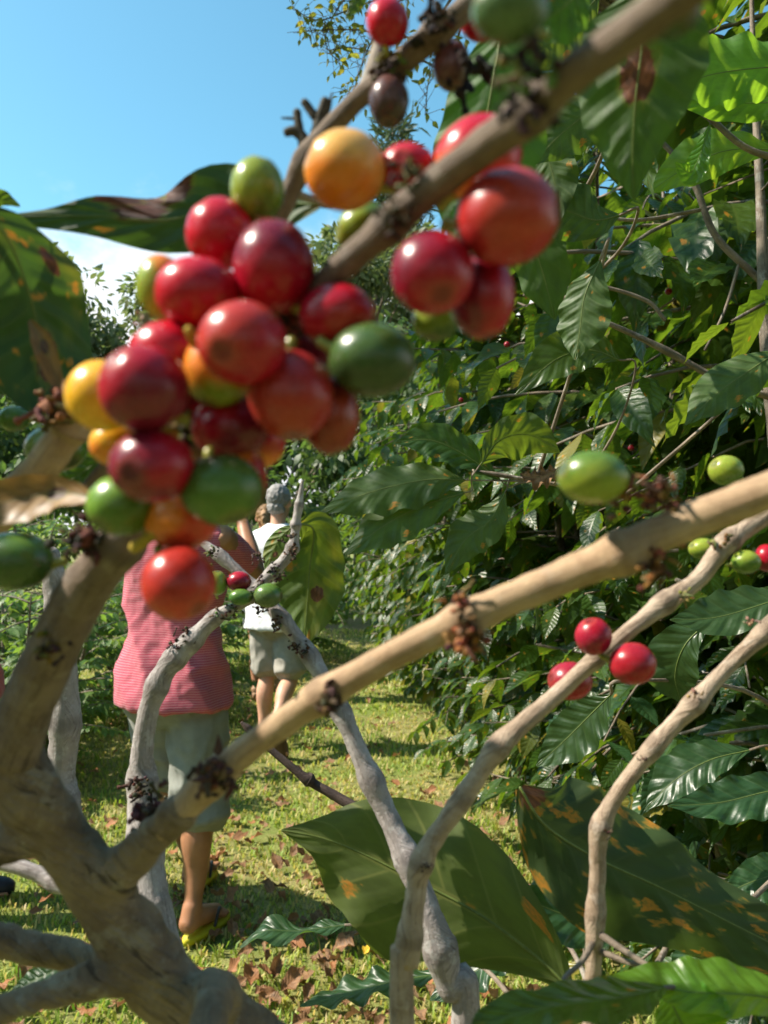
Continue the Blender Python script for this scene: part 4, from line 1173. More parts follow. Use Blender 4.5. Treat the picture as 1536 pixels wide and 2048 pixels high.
for pts, lab in (([(1250, 990, 1.1, 5.0), (1120, 970, 1.1, 4.4), (1000, 950, 1.1, 3.9), (930, 935, 1.1, 2.8), (860, 900, 1.1, 1.7)], 0), ([(1640, 330, 1.1, 7.7), (1500, 300, 1.1, 6.6), (1400, 220, 1.1, 6.1), (1320, 190, 1.1, 5.0), (1180, 150, 1.1, 3.3)], 0),
                 ([(1560, 800, 1.2, 7.7), (1440, 760, 1.2, 7.2), (1330, 700, 1.2, 6.6), (1200, 640, 1.2, 5.5), (1050, 590, 1.2, 4.4)], 0), ([(1520, 560, 1.3, 7.7), (1430, 470, 1.3, 7.2), (1380, 350, 1.3, 6.1), (1290, 250, 1.3, 4.4)], 0),
                 ([(1330, 640, 1.3, 4.4), (1290, 600, 1.3, 4.4), (1180, 570, 1.3, 3.3), (1090, 590, 1.3, 2.8)], 0), ([(1400, 420, 1.25, 4.4), (1280, 440, 1.25, 3.9), (1200, 430, 1.25, 3.3), (1110, 400, 1.25, 2.8)], 0), ([(1480, 520, 1.3, 3.3), (1450, 620, 1.3, 3.3), (1410, 700, 1.3, 2.2)], 0)):
    branch(S4, 'branch', pts, M['bark_hedge'], [(pts[2][0], pts[2][1])], seg=8, res=6)
for i, pts in enumerate(([(1500, -120, 1.35, 3), (1508, 150, 1.33, 6), (1520, 380, 1.3, 9), (1535, 700, 1.25, 14), (1580, 1100, 1.15, 18), (1650, 1600, 1.02, 22)],)):
    branch(S4, 'stem', pts, M['bark_hedge'], [], seg=10, world_tail=[(.58, .96, .8, .015), (.62, .95, .3, .018), (.62, .95, -.05, .022)])

# petioles and twigs that carry the near leaves
for (pa, b, out) in BASES:
    p, rr_ = min(LINES[pa.name], key=lambda q: (q[0] - b).length - (.08 if pa is S4 and q[0].z < b.z else 0))
    dist = (p - b).length
    if dist < rr_ + .002:
        continue
    r0 = min(.0026, .0010 + .004 * dist)
    mid = b.lerp(p, .45) + out * dist * .12
    mb = MB()
    tube(mb, [(Vector(q[:3]), q[3]) for q in catmull([(*b, r0 * .7), (*(b + out * min(.02, dist * .3)), r0 * .75), (*mid, r0), (*p, r0 * 1.3)], 16)], 7, .1, 200)
    link('twig', mb.mesh('twig', M['bark_hedge']), pa)

# ------------------------------------------------------------------ leafy shrubs, generated
HI = [leaf_template(4, 10, 0.47, d, f, 0.09, 5, 0.012, seed=s, twist=t) for s, (d, f, t) in enumerate([(0.12, 0.3, 0), (0.25, 0.2, .3), (0.05, 0.45, -.3), (0.35, 0.35, .2), (0.18, 0.1, -.2), (0.45, 0.3, 0)])]
LO = [leaf_template(2, 4, 0.47, d, f, 0.08, 3, seed=s) for s, (d, f) in enumerate([(0.15, 0.3), (0.3, 0.25), (0.4, 0.4)])]
TINY = [leaf_template(1, 3, 0.55, 0.3, 0.0, 0.0, 1, seed=1, twist=.6), leaf_template(1, 3, 0.45, 0.5, 0.0, 0.0, 1, seed=2, twist=-.6)]
hi_me = {k: [mesh_np('leaf', v, f, M[k], u) for v, f, u in HI] for k in ('leaf', 'leaf_low', 'bush_leaf')}


def gen_shrub(base, H, nstem, lat_len, seed, z0=0.3, dz=0.075, leaf=(0.09, 0.15), step=0.055, spread=0.18, gap=1.0, ok=None, droop=1.0):
    """returns stems, laterals (lists of (Vector, r)) and leaves (Matrix, z) in world space"""
    r = random.Random(seed)
    stems, lats, leaves = [], [], []
    bx, by = base
    for s in range(nstem):
        a = 6.283 * s / nstem + r.uniform(-.5, .5)
        top = Vector((bx + math.cos(a) * spread * 1.6, by + math.sin(a) * spread * 1.6, H * r.uniform(.85, 1.0)))
        p0 = Vector((bx + math.cos(a) * 0.04, by + math.sin(a) * 0.04, -0.03))
        mid = p0.lerp(top, .5) + Vector((math.cos(a), math.sin(a), 0)) * spread * .3
        rb = 0.016 + 0.003 * H
        line = catmull([(*p0, rb), (*mid, rb * .7), (*top, 0.004)], 22)
        stems.append([(Vector(q[:3]), q[3]) for q in line])
        z = z0
        az = r.uniform(0, 6.28)
        while z < top.z:
            t = z / top.z
            p = Vector(line[min(21, int(t * 21))][:3]); p.z = z
            for k in range(2):
                a2 = az + k * math.pi + r.uniform(-.4, .4)
                ll = lat_len * (0.55 + 0.65 * math.sin(math.pi * min(1, .18 + .8 * t)) ** .7) * r.uniform(.7, 1.15) * (1 - .45 * max(0, t - .7) / .3)
                el = R(r.uniform(5, 40))
                dirh = Vector((math.cos(a2), math.sin(a2), 0))
                n = 9
                pts = []
                q = p.copy(); e = el
                pts.append((q.copy(), 0.005))
                bad = False
                for i in range(n):
                    e -= droop * R(5.5) * r.uniform(.5, 1.6)
                    dirh = (Quaternion((0, 0, 1), r.uniform(-.12, .12)) @ dirh)
                    d3 = dirh * math.cos(e) + Vector((0, 0, math.sin(e)))
                    q = q + d3 * (ll / n)
                    if q.z < 0.10 or (ok and not ok(q)):
                        bad = True
                        break
                    pts.append((q.copy(), 0.005 * (1 - i / n) + 0.0014))
                if len(pts) < 4:
                    continue
                lats.append(pts)
                # leaf pairs
                L_ = ll * (len(pts) - 1) / n
                nl = int(L_ * 0.8 / step)
                for i in range(nl + 1):
                    tt = 0.22 + 0.78 * i / max(nl, 1)
                    f = tt * (len(pts) - 1)
                    k0 = min(int(f), len(pts) - 2)
                    pp = pts[k0][0].lerp(pts[k0 + 1][0], f - k0)
                    bd = (pts[k0 + 1][0] - pts[k0][0]).normalized()
                    sd = bd.cross(Vector((0, 0, 1))).normalized()
                    for sg in (-1, 1):
                        if r.random() > gap:
                            continue
                        if ok and not ok(pp):
                            continue
                        yd = bd * r.uniform(.25, .8) + sd * sg * r.uniform(.6, 1) + Vector((0, 0, -1)) * r.uniform(.05, .95) * droop
                        up = Vector((r.gauss(0, .35), r.gauss(0, .35), 1)) + sd * sg * .25
                        x, y, z_ = basis(yd, up)
                        sz = r.uniform(*leaf) * (0.6 + 0.4 * math.sin(math.pi * min(1, tt + .1)))
                        m = Matrix((x * sz, y * sz, z_ * sz)).transposed().to_4x4()
                        m.translation = pp + sd * sg * .004
                        leaves.append(m)
            az += 1.57 + r.uniform(-.3, .3)
            z += dz * r.uniform(.7, 1.3)
    return stems, lats, leaves


def plant(name, label, cat, base, gen, nparts, key='leaf', bark='bark_hedge', group=None, maxbr=80, stemname='stem'):
    root = empty(name, (base[0], base[1], 0))
    tag(root, label, cat, group)
    stems, lats, leaves = gen
    for s in stems:
        mb = MB(); tube(mb, s, 8, .12, 30)
        link(stemname, mb.mesh(stemname, M[bark]), root)

    def near(p):
        s = proj(p)
        if not s or not (-60 < s[0] < 1600 and -60 < s[1] < 2110):
            return None
        return s[2]
    bl = sorted(lats, key=lambda l: (near(l[len(l) // 2][0]) or 99))
    rest = MB()
    for i, l in enumerate(bl):
        if i < maxbr:
            mb = MB(); tube(mb, l, 6)
            link('branch', mb.mesh('branch', M[bark]), root)
        else:
            tube(rest, l[::3] + l[-1:], 3, cap=False)
    if rest.v:
        tag(link('twigs', rest.mesh('twigs', M[bark]), root), kind='stuff')
    key_ = []
    for i, m in enumerate(leaves):
        d = near(m.translation)
        key_.append(((d if d else 99) , i))
    key_.sort()
    chosen = set(i for d, i in key_[:nparts] if d < 99)
    bv = Vector((base[0], base[1], 0))
    rr = random.Random(len(leaves))
    rest_i = []
    for i, m in enumerate(leaves):
        if i in chosen:
            kk = key
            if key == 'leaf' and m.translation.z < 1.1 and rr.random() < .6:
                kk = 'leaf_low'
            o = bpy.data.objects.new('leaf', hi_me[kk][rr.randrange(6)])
            COL.objects.link(o)
            o.parent = root
            mm = m.copy(); mm.translation = m.translation - bv
            o.matrix_basis = mm
        else:
            rest_i.append(i)
    if rest_i:
        m3 = np.array([np.array(leaves[i])[:3, :3] for i in rest_i]); ps = np.array([np.array(leaves[i])[:3, 3] for i in rest_i])
        tag(link('foliage', leaf_mass('foliage', LO, m3, ps, M[key], rng), root), kind='stuff')
    return root


def clear_view(q):
    """keep generated foliage out of the lens and off the walkers' path"""
    s = proj(q)
    if (q - CAM).length < 1.0:
        return False
    if s is None:
        return True
    px, py, d = s
    # left outline of the hedge in plan: the path stays open
    edge = 0.50 - 0.145 * (d - 1.6) if d < 7 else -0.35
    if q.z < 0.75:
        edge += 0.22
    elif q.z > 1.35:
        edge -= 0.32 * min(1, (q.z - 1.35) / .5) * (1 if d < 4.2 else .5)
    if q.x < edge:
        return False
    return True


HB = [((1.12, 1.55), 3.0, 300, 'tall coffee shrub of the hedge filling the right of the picture'),
      ((1.10, 2.5), 2.9, 280, 'second coffee shrub of the hedge row from the camera'),
      ((0.92, 3.5), 3.15, 240, 'coffee shrub in the middle of the hedge row, right of the lawn'),
      ((0.80, 4.6), 2.9, 200, 'coffee shrub of the hedge row beside the walker in white'),
      ((0.62, 5.7), 2.7, 150, 'coffee shrub of the hedge row just beyond the walker in white'),
      ((0.48, 6.9), 2.6, 100, 'coffee shrub near the far end of the hedge row'),
      ((0.30, 8.2), 2.5, 60, 'farthest coffee shrub of the hedge row')]
for i, (b, H, npz, lab) in enumerate(HB):
    far = i >= 3
    g = gen_shrub(b, H, 4, 0.78 if i < 2 else .85, 100 + i, dz=0.085 if not far else 0.11, leaf=(0.125, 0.20) if i < 3 else (.115, .18), step=.066 if i < 3 else .07, ok=clear_view, gap=.82 if i < 2 else .95)
    plant('coffee_shrub', lab, 'coffee shrub', b, g, npz, 'leaf', group='coffee shrubs in the hedge row', maxbr=60 if i < 3 else 20)
# a second row behind, darker mass that closes the hedge
for i, (b, H) in enumerate((((2.2, 2.3), 2.3), ((2.1, 3.8), 2.4), ((1.8, 5.4), 2.7))):
    g = gen_shrub(b, H, 4, .95, 140 + i, z0=.7, dz=.12, leaf=(.12, .18), step=.075)
    plant('coffee_shrub', ('coffee shrub of the back row, nearest', 'coffee shrub of the back row, middle', 'coffee shrub of the back row, farthest')[i] + ' behind the hedge', 'coffee shrub', b, g, 40, 'leaf', group='coffee shrubs in the back row', maxbr=10)

# unseen leafy twigs added to the near shrub, beyond the left edge, to shade its trunk
def shade_twigs():
    r = random.Random(21)
    pts = [(40, 1560), (120, 1640), (150, 1720), (230, 1810), (300, 1880), (380, 1960), (470, 2010), (150, 1190), (110, 1290), (60, 1400), (215, 1120), (260, 1740), (330, 1650), (430, 1560), (490, 1500), (60, 2000), (200, 1930), (20, 1690), (430, 2000), (330, 1800)]
    ends = []
    for i, (px, py) in enumerate(pts):
        for k in range(1 + i % 2):
            t = r.uniform(.2, .42)
            p = P(px, py, .25) + SUN * t + Vector((r.gauss(0, .015), r.gauss(0, .02), r.gauss(0, .02)))
            s = proj(p)
            if s and -160 < s[0] < 1700 and -100 < s[1] < 2150:
                continue
            yd = Vector((r.uniform(-1, .2), r.uniform(-1, 1), r.uniform(-.8, .1)))
            x, y, z = basis(yd, SUN + Vector((r.gauss(0, .3), r.gauss(0, .3), r.gauss(0, .3))))
            sz = r.uniform(.07, .12)
            o = bpy.data.objects.new('leaf', hi_me['leaf'][r.randrange(6)]); COL.objects.link(o); o.parent = S1
            m = Matrix((x * sz, y * sz, z * sz)).transposed().to_4x4(); m.translation = p - y * sz * .5 - S1.location
            o.matrix_basis = m
            ends.append(p - y * sz * .5)
    hub = P(-100, 1700, .25)
    for i in range(0, len(ends), 4):
        mid = hub + Vector((-.12, 0, .02 * i / 4))
        for e in ends[i:i + 4]:
            mb = MB(); tube(mb, [(Vector(q[:3]), q[3]) for q in catmull([(*hub, .004), (*mid, .003), (*(mid.lerp(e, .6) + Vector((0, 0, .02))), .002), (*e, .001)], 12)], 6)
            link('twig', mb.mesh('twig', M['bark_hedge']), S1)


shade_twigs()


# unseen banks of leaves added behind and left of the camera to cut sky fill
def leaf_screen():
    g = np.random.default_rng(4)
    n = 5200
    a = g.random(n) * 12 - 6
    back = np.stack([a, -2.2 - 1.1 * g.random(n), .15 + 5.0 * g.random(n) ** .85], 1)
    m = 3600
    left = np.stack([-5.2 - 1.0 * g.random(m), g.random(m) * 10.5 - 3.5, .1 + 2.7 * g.random(m) ** .85], 1)
    ps = np.concatenate([back, left]); n += m
    d = g.standard_normal((n, 3)); d[:, 2] -= .7; d /= np.linalg.norm(d, axis=1)[:, None]
    x = np.cross(d, g.standard_normal((n, 3)) * .5 + np.array([0, 0, 1.])); x /= np.linalg.norm(x, axis=1)[:, None]
    m3 = np.stack([x, d, np.cross(x, d)], 2) * (.2 + .12 * g.random(n))[:, None, None]
    tag(link('leaf_screen', leaf_mass('leaf_screen', [leaf_template(1, 3, .5, .3, 0, 0, 1, seed=1, twist=.5)], m3, ps, M['leaf'], g)), 'unseen leaf mass added behind and left of the camera to darken the fill light', 'leaf_screen', kind='stuff')


leaf_screen()

# left-hand bushes
LB = [((-2.15, 4.9), 1.15, 'leafy light green bush left of the walker in the striped shirt', 200), ((-2.75, 5.7), 1.3, 'leafy bush at the left edge behind the foreground trunk', 120), ((-1.85, 6.7), 1.15, 'low bush behind the walker in the striped shirt', 120),
      ((-3.3, 7.4), 1.7, 'taller bush at the left behind the low bushes', 60), ((-2.3, 8.6), 1.7, 'dense bush closing the lawn beyond the walkers', 60), ((-1.1, 9.8), 1.8, 'dark bush at the far end of the lawn', 40)]
for i, (b, H, lab, k) in enumerate(LB):
    g = gen_shrub(b, H, 5, 0.55 + .08 * i, 170 + i, z0=.15, dz=.09, leaf=(.065, .12), step=.04, spread=.3, gap=.9, droop=.6)
    plant('bush', lab, 'bush', b, g, k, 'bush_leaf', group='bushes left of the lawn', maxbr=30)


# ------------------------------------------------------------------ trees behind
def tree(name, label, loc, H, crown_r, crown_h, mat, nleaf, leaf, seed, bark='bark_hedge', clumps=26, group='trees beyond the lawn', trunk_r=.14, cz=None):
    r = random.Random(seed); g = np.random.default_rng(seed)
    root = empty(name, (loc[0], loc[1], 0))
    tag(root, label, 'tree', group)
    mb = MB()
    top = Vector((loc[0] + r.uniform(-.3, .3), loc[1], H * .92))
    line = catmull([(loc[0], loc[1], -.1, trunk_r), (loc[0] + r.uniform(-.2, .2), loc[1], H * .35, trunk_r * .75), (*top, .02)], 16)
    tube(mb, [(Vector(q[:3]), q[3]) for q in line], 8, .1, 6)
    cs = []
    zc = cz if cz else H - crown_h * .5
    for i in range(clumps):
        while True:
            u = Vector((r.uniform(-1, 1), r.uniform(-1, 1), r.uniform(-1, 1)))
            if .3 < u.length < 1:
                break
        c = Vector((loc[0] + u.x * crown_r, loc[1] + u.y * crown_r, zc + u.z * crown_h * .5))
        cs.append((c, crown_r * r.uniform(.22, .42)))
        k = min(15, max(2, int((c.z - .5) / H * 14)))
        s = Vector(line[k][:3]); s.z = min(s.z, c.z)
        m = s.lerp(c, .5) + Vector((0, 0, .12 * crown_r))
        tube(mb, [(Vector(q[:3]), q[3]) for q in catmull([(*s, trunk_r * .35), (*m, trunk_r * .2), (*c, .01)], 8)], 5)
    link('trunk', mb.mesh('trunk', M[bark]), root)
    k = nleaf // clumps
    pos, m3 = [], []
    for c, rad in cs:
        d = g.standard_normal((k, 3)); d /= np.linalg.norm(d, axis=1)[:, None]
        p = d * rad * (g.random(k)[:, None] ** .4) * np.array([1.1, 1.1, .8])
        pos.append(p + np.array(c))
        y = d + g.standard_normal((k, 3)) * .6; y[:, 2] -= .5
        y /= np.linalg.norm(y, axis=1)[:, None]
        up = g.standard_normal((k, 3)) * .6 + np.array([0, 0, 1.0])
        x = np.cross(y, up); x /= np.linalg.norm(x, axis=1)[:, None]
        z = np.cross(x, y)
        s = leaf * (.6 + .8 * g.random(k))
        m3.append(np.stack([x, y, z], 2) * s[:, None, None])
    me = leaf_mass('crown', TINY, np.concatenate(m3), np.concatenate(pos), M[mat], g)
    tag(link('crown', me, root), kind='stuff')


tree('broadleaf_tree', 'pale grey-green tree against the white cloud at left', (-6.6, 19.0), 7.6, 2.6, 5.5, 'tree_leaf', 12000, .19, 1, clumps=40)
tree('broadleaf_tree', 'darker broadleaf tree at the far left behind the bushes', (-8.2, 15.5), 5.2, 2.4, 4.2, 'forest_leaf', 9000, .18, 2, clumps=34)
tree('broadleaf_tree', 'tree behind the red cherry cluster, left of the lawn', (-3.9, 14.0), 4.4, 1.9, 3.6, 'forest_leaf', 9000, .15, 3, clumps=34)
tree('broadleaf_tree', 'rounded green tree above the walkers heads', (-1.6, 13.0), 4.3, 1.6, 3.8, 'forest_leaf', 9000, .14, 4, clumps=34)
tree('broadleaf_tree', 'broad dark tree closing the end of the lawn', (0.2, 14.5), 4.9, 2.0, 4.2, 'forest_leaf', 9000, .15, 5, clumps=36)
tree('broadleaf_tree', 'greyish tree beyond the far end of the hedge', (-0.6, 19.0), 8.6, 1.9, 5.0, 'tree_leaf', 9000, .18, 6, clumps=36)
tree('broadleaf_tree', 'green tree behind the hedge at right', (3.6, 12.0), 4.0, 2.2, 3.2, 'forest_leaf', 8000, .17, 8, clumps=34)


def conifer(label, loc, H, R0, seed):
    r = random.Random(seed); g = np.random.default_rng(seed)
    root = empty('casuarina_tree', (loc[0], loc[1], 0))
    tag(root, label, 'tree')
    mb = MB()
    tube(mb, [(Vector((loc[0], loc[1], -.1)), .25), (Vector((loc[0] + .1, loc[1], H * .5)), .16), (Vector((loc[0], loc[1], H)), .02)], 8)
    pos, m3 = [], []
    z = H * .25
    while z < H:
        t = z / H
        for k in range(4):
            a = r.uniform(0, 6.28); l = R0 * (1 - t) ** .7 * r.uniform(.6, 1.1) + .25
            e = R(r.uniform(15, 45))
            d = Vector((math.cos(a) * math.cos(e), math.sin(a) * math.cos(e), math.sin(e)))
            p0 = Vector((loc[0], loc[1], z))
            tube(mb, [(p0, .05 * (1 - t) + .01), (p0 + d * l * .5, .03 * (1 - t) + .008), (p0 + d * l, .006)], 4)
            n = int(38 * l)
            tt = g.random(n) ** .7
            p = np.array(p0) + np.array(d)[None] * (tt * l)[:, None] + g.standard_normal((n, 3)) * .12
            y = np.array(d)[None] + g.standard_normal((n, 3)) * .7; y /= np.linalg.norm(y, axis=1)[:, None]
            up = g.standard_normal((n, 3))
            x = np.cross(y, up); x /= np.linalg.norm(x, axis=1)[:, None]
            zz = np.cross(x, y)
            s = .38 * (.6 + .8 * g.random(n))
            pos.append(p); m3.append(np.stack([x * .16, y, zz], 2) * s[:, None, None])
        z += .22
    link('trunk', mb.mesh('trunk', M['bark_hedge']), root)
    tag(link('crown', leaf_mass('crown', TINY, np.concatenate(m3), np.concatenate(pos), M['wispy'], g), root), kind='stuff')


conifer('tall wispy needle-leaved tree rising behind the cherry branch', (0.25, 24.0), 13.2, 2.6, 31)

# sparse small-leaved tree whose twigs hang in from the top
def sprig_tree():
    root = empty('sparse_tree', (1.9, 3.4, 0))
    tag(root, 'sparse small-leaved tree with thin twigs hanging into the sky at the top', 'tree')
    mb = MB()
    tube(mb, [(Vector(q[:3]), q[3]) for q in catmull([(1.9, 3.4, -.05, .05), (1.85, 3.4, 1.6, .04), (1.4, 3.3, 3.0, .03), (.7, 3.2, 3.6, .02), (.2, 3.1, 3.62, .012)], 24)], 8, .1, 20)
    link('trunk', mb.mesh('trunk', M['bark_hedge']), root)
    r = random.Random(77)
    V = []
    m3, ps = [], []
    heads = [[(900, -60, 3.0), (820, -20, 3.0), (720, 10, 3.0), (640, 40, 3.0), (585, 18, 3.0)], [(860, 60, 3.0), (790, 70, 3.0), (715, 60, 3.0), (650, 60, 3.0), (602, 62, 3.0)], [(900, 120, 3.05), (840, 120, 3.05), (770, 110, 3.05), (700, 95, 3.05), (660, 100, 3.05)],
             [(900, 40, 3.1), (830, 90, 3.1), (770, 160, 3.1), (720, 190, 3.1), (690, 180, 3.1)], [(860, -40, 2.9), (790, 10, 2.9), (745, 80, 2.9), (720, 140, 2.9), (700, 215, 2.9)], [(1000, -80, 3.0), (940, 20, 3.0), (890, 90, 3.0), (860, 150, 3.0), (850, 230, 3.0)],
             [(760, -60, 3.0), (720, -20, 3.0), (680, 10, 3.0), (650, 80, 3.0), (680, 130, 3.0)]]
    hub = Vector((.35, 3.1, 3.6))
    for h in heads:
        w = [(*P(*q), .0045 - .0008 * i) for i, q in enumerate(h)]
        c = catmull([(*hub, .008)] + w, 36)
        mb = MB(); tube(mb, [(Vector(q[:3]), q[3]) for q in c], 6)
        link('branch', mb.mesh('branch', M['bark_hedge']), root)
        for i in range(10, 36):
            p = Vector(c[i][:3])
            for k in range(3):
                d = Vector((r.gauss(0, 1), r.gauss(0, 1), r.gauss(0, .9))).normalized()
                q = p + d * r.uniform(.01, .07)
                V.append((p, q))
                x, y, z = basis(d + Vector((0, 0, -.4)), Vector((r.gauss(0, .5), r.gauss(0, .5), 1)))
                s = r.uniform(.018, .04)
                o = bpy.data.objects.new('leaf', sprig_me[r.randrange(3)]); COL.objects.link(o); o.parent = root
                m = Matrix((x * s, y * s, z * s)).transposed().to_4x4(); m.translation = q - root.location
                if len(V) % 3 and len(V) < 620:
                    o.matrix_basis = m
                else:
                    bpy.data.objects.remove(o)
    mb = MB()
    for a, b in V:
        tube(mb, [(a, .0012), (b, .0008)], 4, cap=False)
    tag(link('twigs', mb.mesh('twigs', M['bark_hedge']), root), kind='stuff')
    # unseen crown and limbs added above the picture, set sunward to dapple the hedge
    g = np.random.default_rng(9)
    mb = MB(); pos, m3 = [], []
    for i in range(62):
        c = Vector((r.uniform(.25, 1.3), r.uniform(1.2, 5.6), r.uniform(.5, 2.3)))
        c = c + SUN * ((r.uniform(3.3, 3.7) - c.z) / SUN.z)
        while proj(c)[1] > -420:
            c = c + SUN * .1
        s = Vector((1.1, 3.2, 3.3)).lerp(Vector((.2, 3.1, 3.6)), r.random())
        tube(mb, [(Vector(q[:3]), q[3]) for q in catmull([(*s, .014), (*(s.lerp(c, .5) + Vector((0, 0, .2))), .009), (*c, .004)], 9)], 5)
        k = 110
        p = g.standard_normal((k, 3)) * np.array([.15, .15, .08]) + np.array(c)
        y = g.standard_normal((k, 3)); y[:, 2] -= .3; y /= np.linalg.norm(y, axis=1)[:, None]
        x = np.cross(y, g.standard_normal((k, 3)) * .5 + np.array([0, 0, 1.0])); x /= np.linalg.norm(x, axis=1)[:, None]
        pos.append(p); m3.append(np.stack([x, y, np.cross(x, y)], 2) * (.04 + .04 * g.random(k))[:, None, None])
    link('limb', mb.mesh('limb', M['bark_hedge']), root)
    tag(link('crown', leaf_mass('crown', TINY, np.concatenate(m3), np.concatenate(pos), M['sprig_leaf'], g), root), kind='stuff')


sprig_me = [mesh_np('leaf', v, f, M['sprig_leaf'], u) for v, f, u in (leaf_template(2, 5, .55, .2, .3, .05, 2, seed=5), leaf_template(2, 5, .6, .4, .2, .05, 2, seed=6), leaf_template(2, 5, .5, .1, .5, .05, 2, seed=7))]
sprig_tree()


# ------------------------------------------------------------------ people
def skinmat(name, c):
    N = NT(name)
    ob = N.n('TexCoord').outputs['Object']
    n1 = N.noise(ob, 14, 4, 0.6)
    col = N.mix(N.ramp(n1, .3, .7), tuple(x * .86 for x in c), tuple(min(1, x * 1.1) for x in c))
    b = N.bsdf(col, .5, .4, N.bump(N.noise(ob, 260, 3, .6), .15, .002))
    b.inputs['Subsurface Weight'].default_value = .12
    b.inputs['Subsurface Radius'].default_value = (1, .35, .2)
    b.inputs['Subsurface Scale'].default_value = .006
    return N.done(b.outputs[0])


def clothmat(name, c, stripe=None, period=.0085, weave=900.0):
    N = NT(name)
    ob = N.n('TexCoord').outputs['Object']
    n1 = N.noise(ob, 22, 4, .6)
    col = N.mix(N.ramp(n1, .3, .7), tuple(x * .88 for x in c), tuple(min(1, x * 1.06) for x in c))
    if stripe:
        z = N.n('SeparateXYZ'); N.set(z.inputs[0], ob)
        f = N.math('FRACT', N.math('DIVIDE', N.math('ADD', z.outputs[2], N.math('MULTIPLY', n1, .006)), period))
        col = N.mix(N.ramp(N.math('ABSOLUTE', N.math('SUBTRACT', f, .5)), .24, .30), col, stripe)
    b = N.bsdf(col, .85, .15, N.bump(N.noise(ob, weave, 2, .6), .25, .0015))
    b.inputs['Sheen Weight'].default_value = .15
    return N.done(b.outputs[0])


M['hair_grey'] = plainmat('hair_grey', (0.25, 0.235, 0.225), .6, .35, .45, 240, .8, .004)
M['hair_brown'] = plainmat('hair_light_brown', (0.28, 0.15, 0.06), .5, .4, .35, 240, .8, .004)
M['hair_dark'] = plainmat('hair_dark', (0.035, 0.025, 0.02), .5, .4, .35, 240, .8, .004)
M['eye'] = plainmat('eye_white', (0.75, 0.72, 0.68), .3, .5, .05)
M['lips'] = plainmat('lips', (0.42, 0.16, 0.13), .5, .4, .1)


def ell(mb, c, rx, ry, rz, nu=14, nv=9):
    V = []
    for i in range(nv + 1):
        t = math.pi * i / nv
        for j in range(nu):
            p = 2 * math.pi * j / nu
            V.append((c[0] + rx * math.sin(t) * math.cos(p), c[1] + ry * math.sin(t) * math.sin(p), c[2] + rz * math.cos(t)))
    F = [(i * nu + j, (i + 1) * nu + j, (i + 1) * nu + (j + 1) % nu, i * nu + (j + 1) % nu) for i in range(nv) for j in range(nu)]
    mb.add(V, F)


def limb(mb, pts, n=None, seg=14, squash=1.0):
    c = catmull(pts, n or len(pts) * 5)
    tube(mb, [(Vector(q[:3]), q[3]) for q in c], seg, squash=squash)


def rings(mb, secs, n=34, seg=26, tilt=0.0):
    """horizontal elliptical sections (cx, cy, z, rx, ry) lofted, superellipse-like"""
    c = catmull(secs, n)
    V, F = [], []
    for (cx, cy, z, rx, ry) in c:
        for j in range(seg):
            t = 2 * math.pi * j / seg
            co, si = math.cos(t), math.sin(t)
            V.append((cx + rx * abs(co) ** .85 * (1 if co > 0 else -1), cy + ry * abs(si) ** .85 * (1 if si > 0 else -1), z + tilt * co * rx))
    m = len(c)
    for i in range(m - 1):
        for j in range(seg):
            k = (j + 1) % seg
            F.append((i * seg + j, i * seg + k, (i + 1) * seg + k, (i + 1) * seg + j))
    F.append(tuple(range(seg - 1, -1, -1))); F.append(tuple((m - 1) * seg + j for j in range(seg)))
    mb.add(V, F)


def crease(me, fn):
    n = len(me.vertices)
    co = np.zeros(n * 3, dtype=np.float32); me.vertices.foreach_get('co', co); co = co.reshape(-1, 3)
    nr = np.zeros(n * 3, dtype=np.float32); me.vertex_normals.foreach_get('vector', nr); nr = nr.reshape(-1, 3)
    d = np.array([fn(Vector(p)) for p in co.tolist()])
    me.vertices.foreach_set('co', (co + nr * d[:, None]).astype(np.float32).ravel())
    me.update()


def hand(mb, w, d, side, curl=.5, s=1.0):
    """palm and five bent fingers at wrist w pointing along d"""
    d = Vector(d).normalized(); up = Vector((0, 0, 1)) if abs(d.z) < .8 else Vector((0, 1, 0))
    x = d.cross(up).normalized(); n = x.cross(d).normalized()
    w = Vector(w)
    limb(mb, [(*(w - d * .02), .024), (*(w + d * .03), .03 * s), (*(w + d * .075), .034 * s)], squash=.55)
    for k, (o, l) in enumerate(((-.028, .062), (-.010, .075), (.010, .078), (.028, .068))):
        p0 = w + d * .07 + x * o
        p1 = p0 + d * l * .45 - n * l * .12 * curl
        p2 = p1 + (d * (1 - .5 * curl) - n * curl).normalized() * l * .3
        p3 = p2 + (d * (1 - curl) - n * curl * 1.4).normalized() * l * .28
        limb(mb, [(*p0, .0105), (*p1, .0095), (*p2, .009), (*p3, .008)], 12, 8)
    p0 = w + d * .025 + x * side * .03
    p1 = p0 + (d * .6 + x * side * .8) * .035
    p2 = p1 + (d * .9 + x * side * .25 - n * .2) * .032
    limb(mb, [(*p0, .014), (*p1, .0115), (*p2, .0085)], 10, 8)


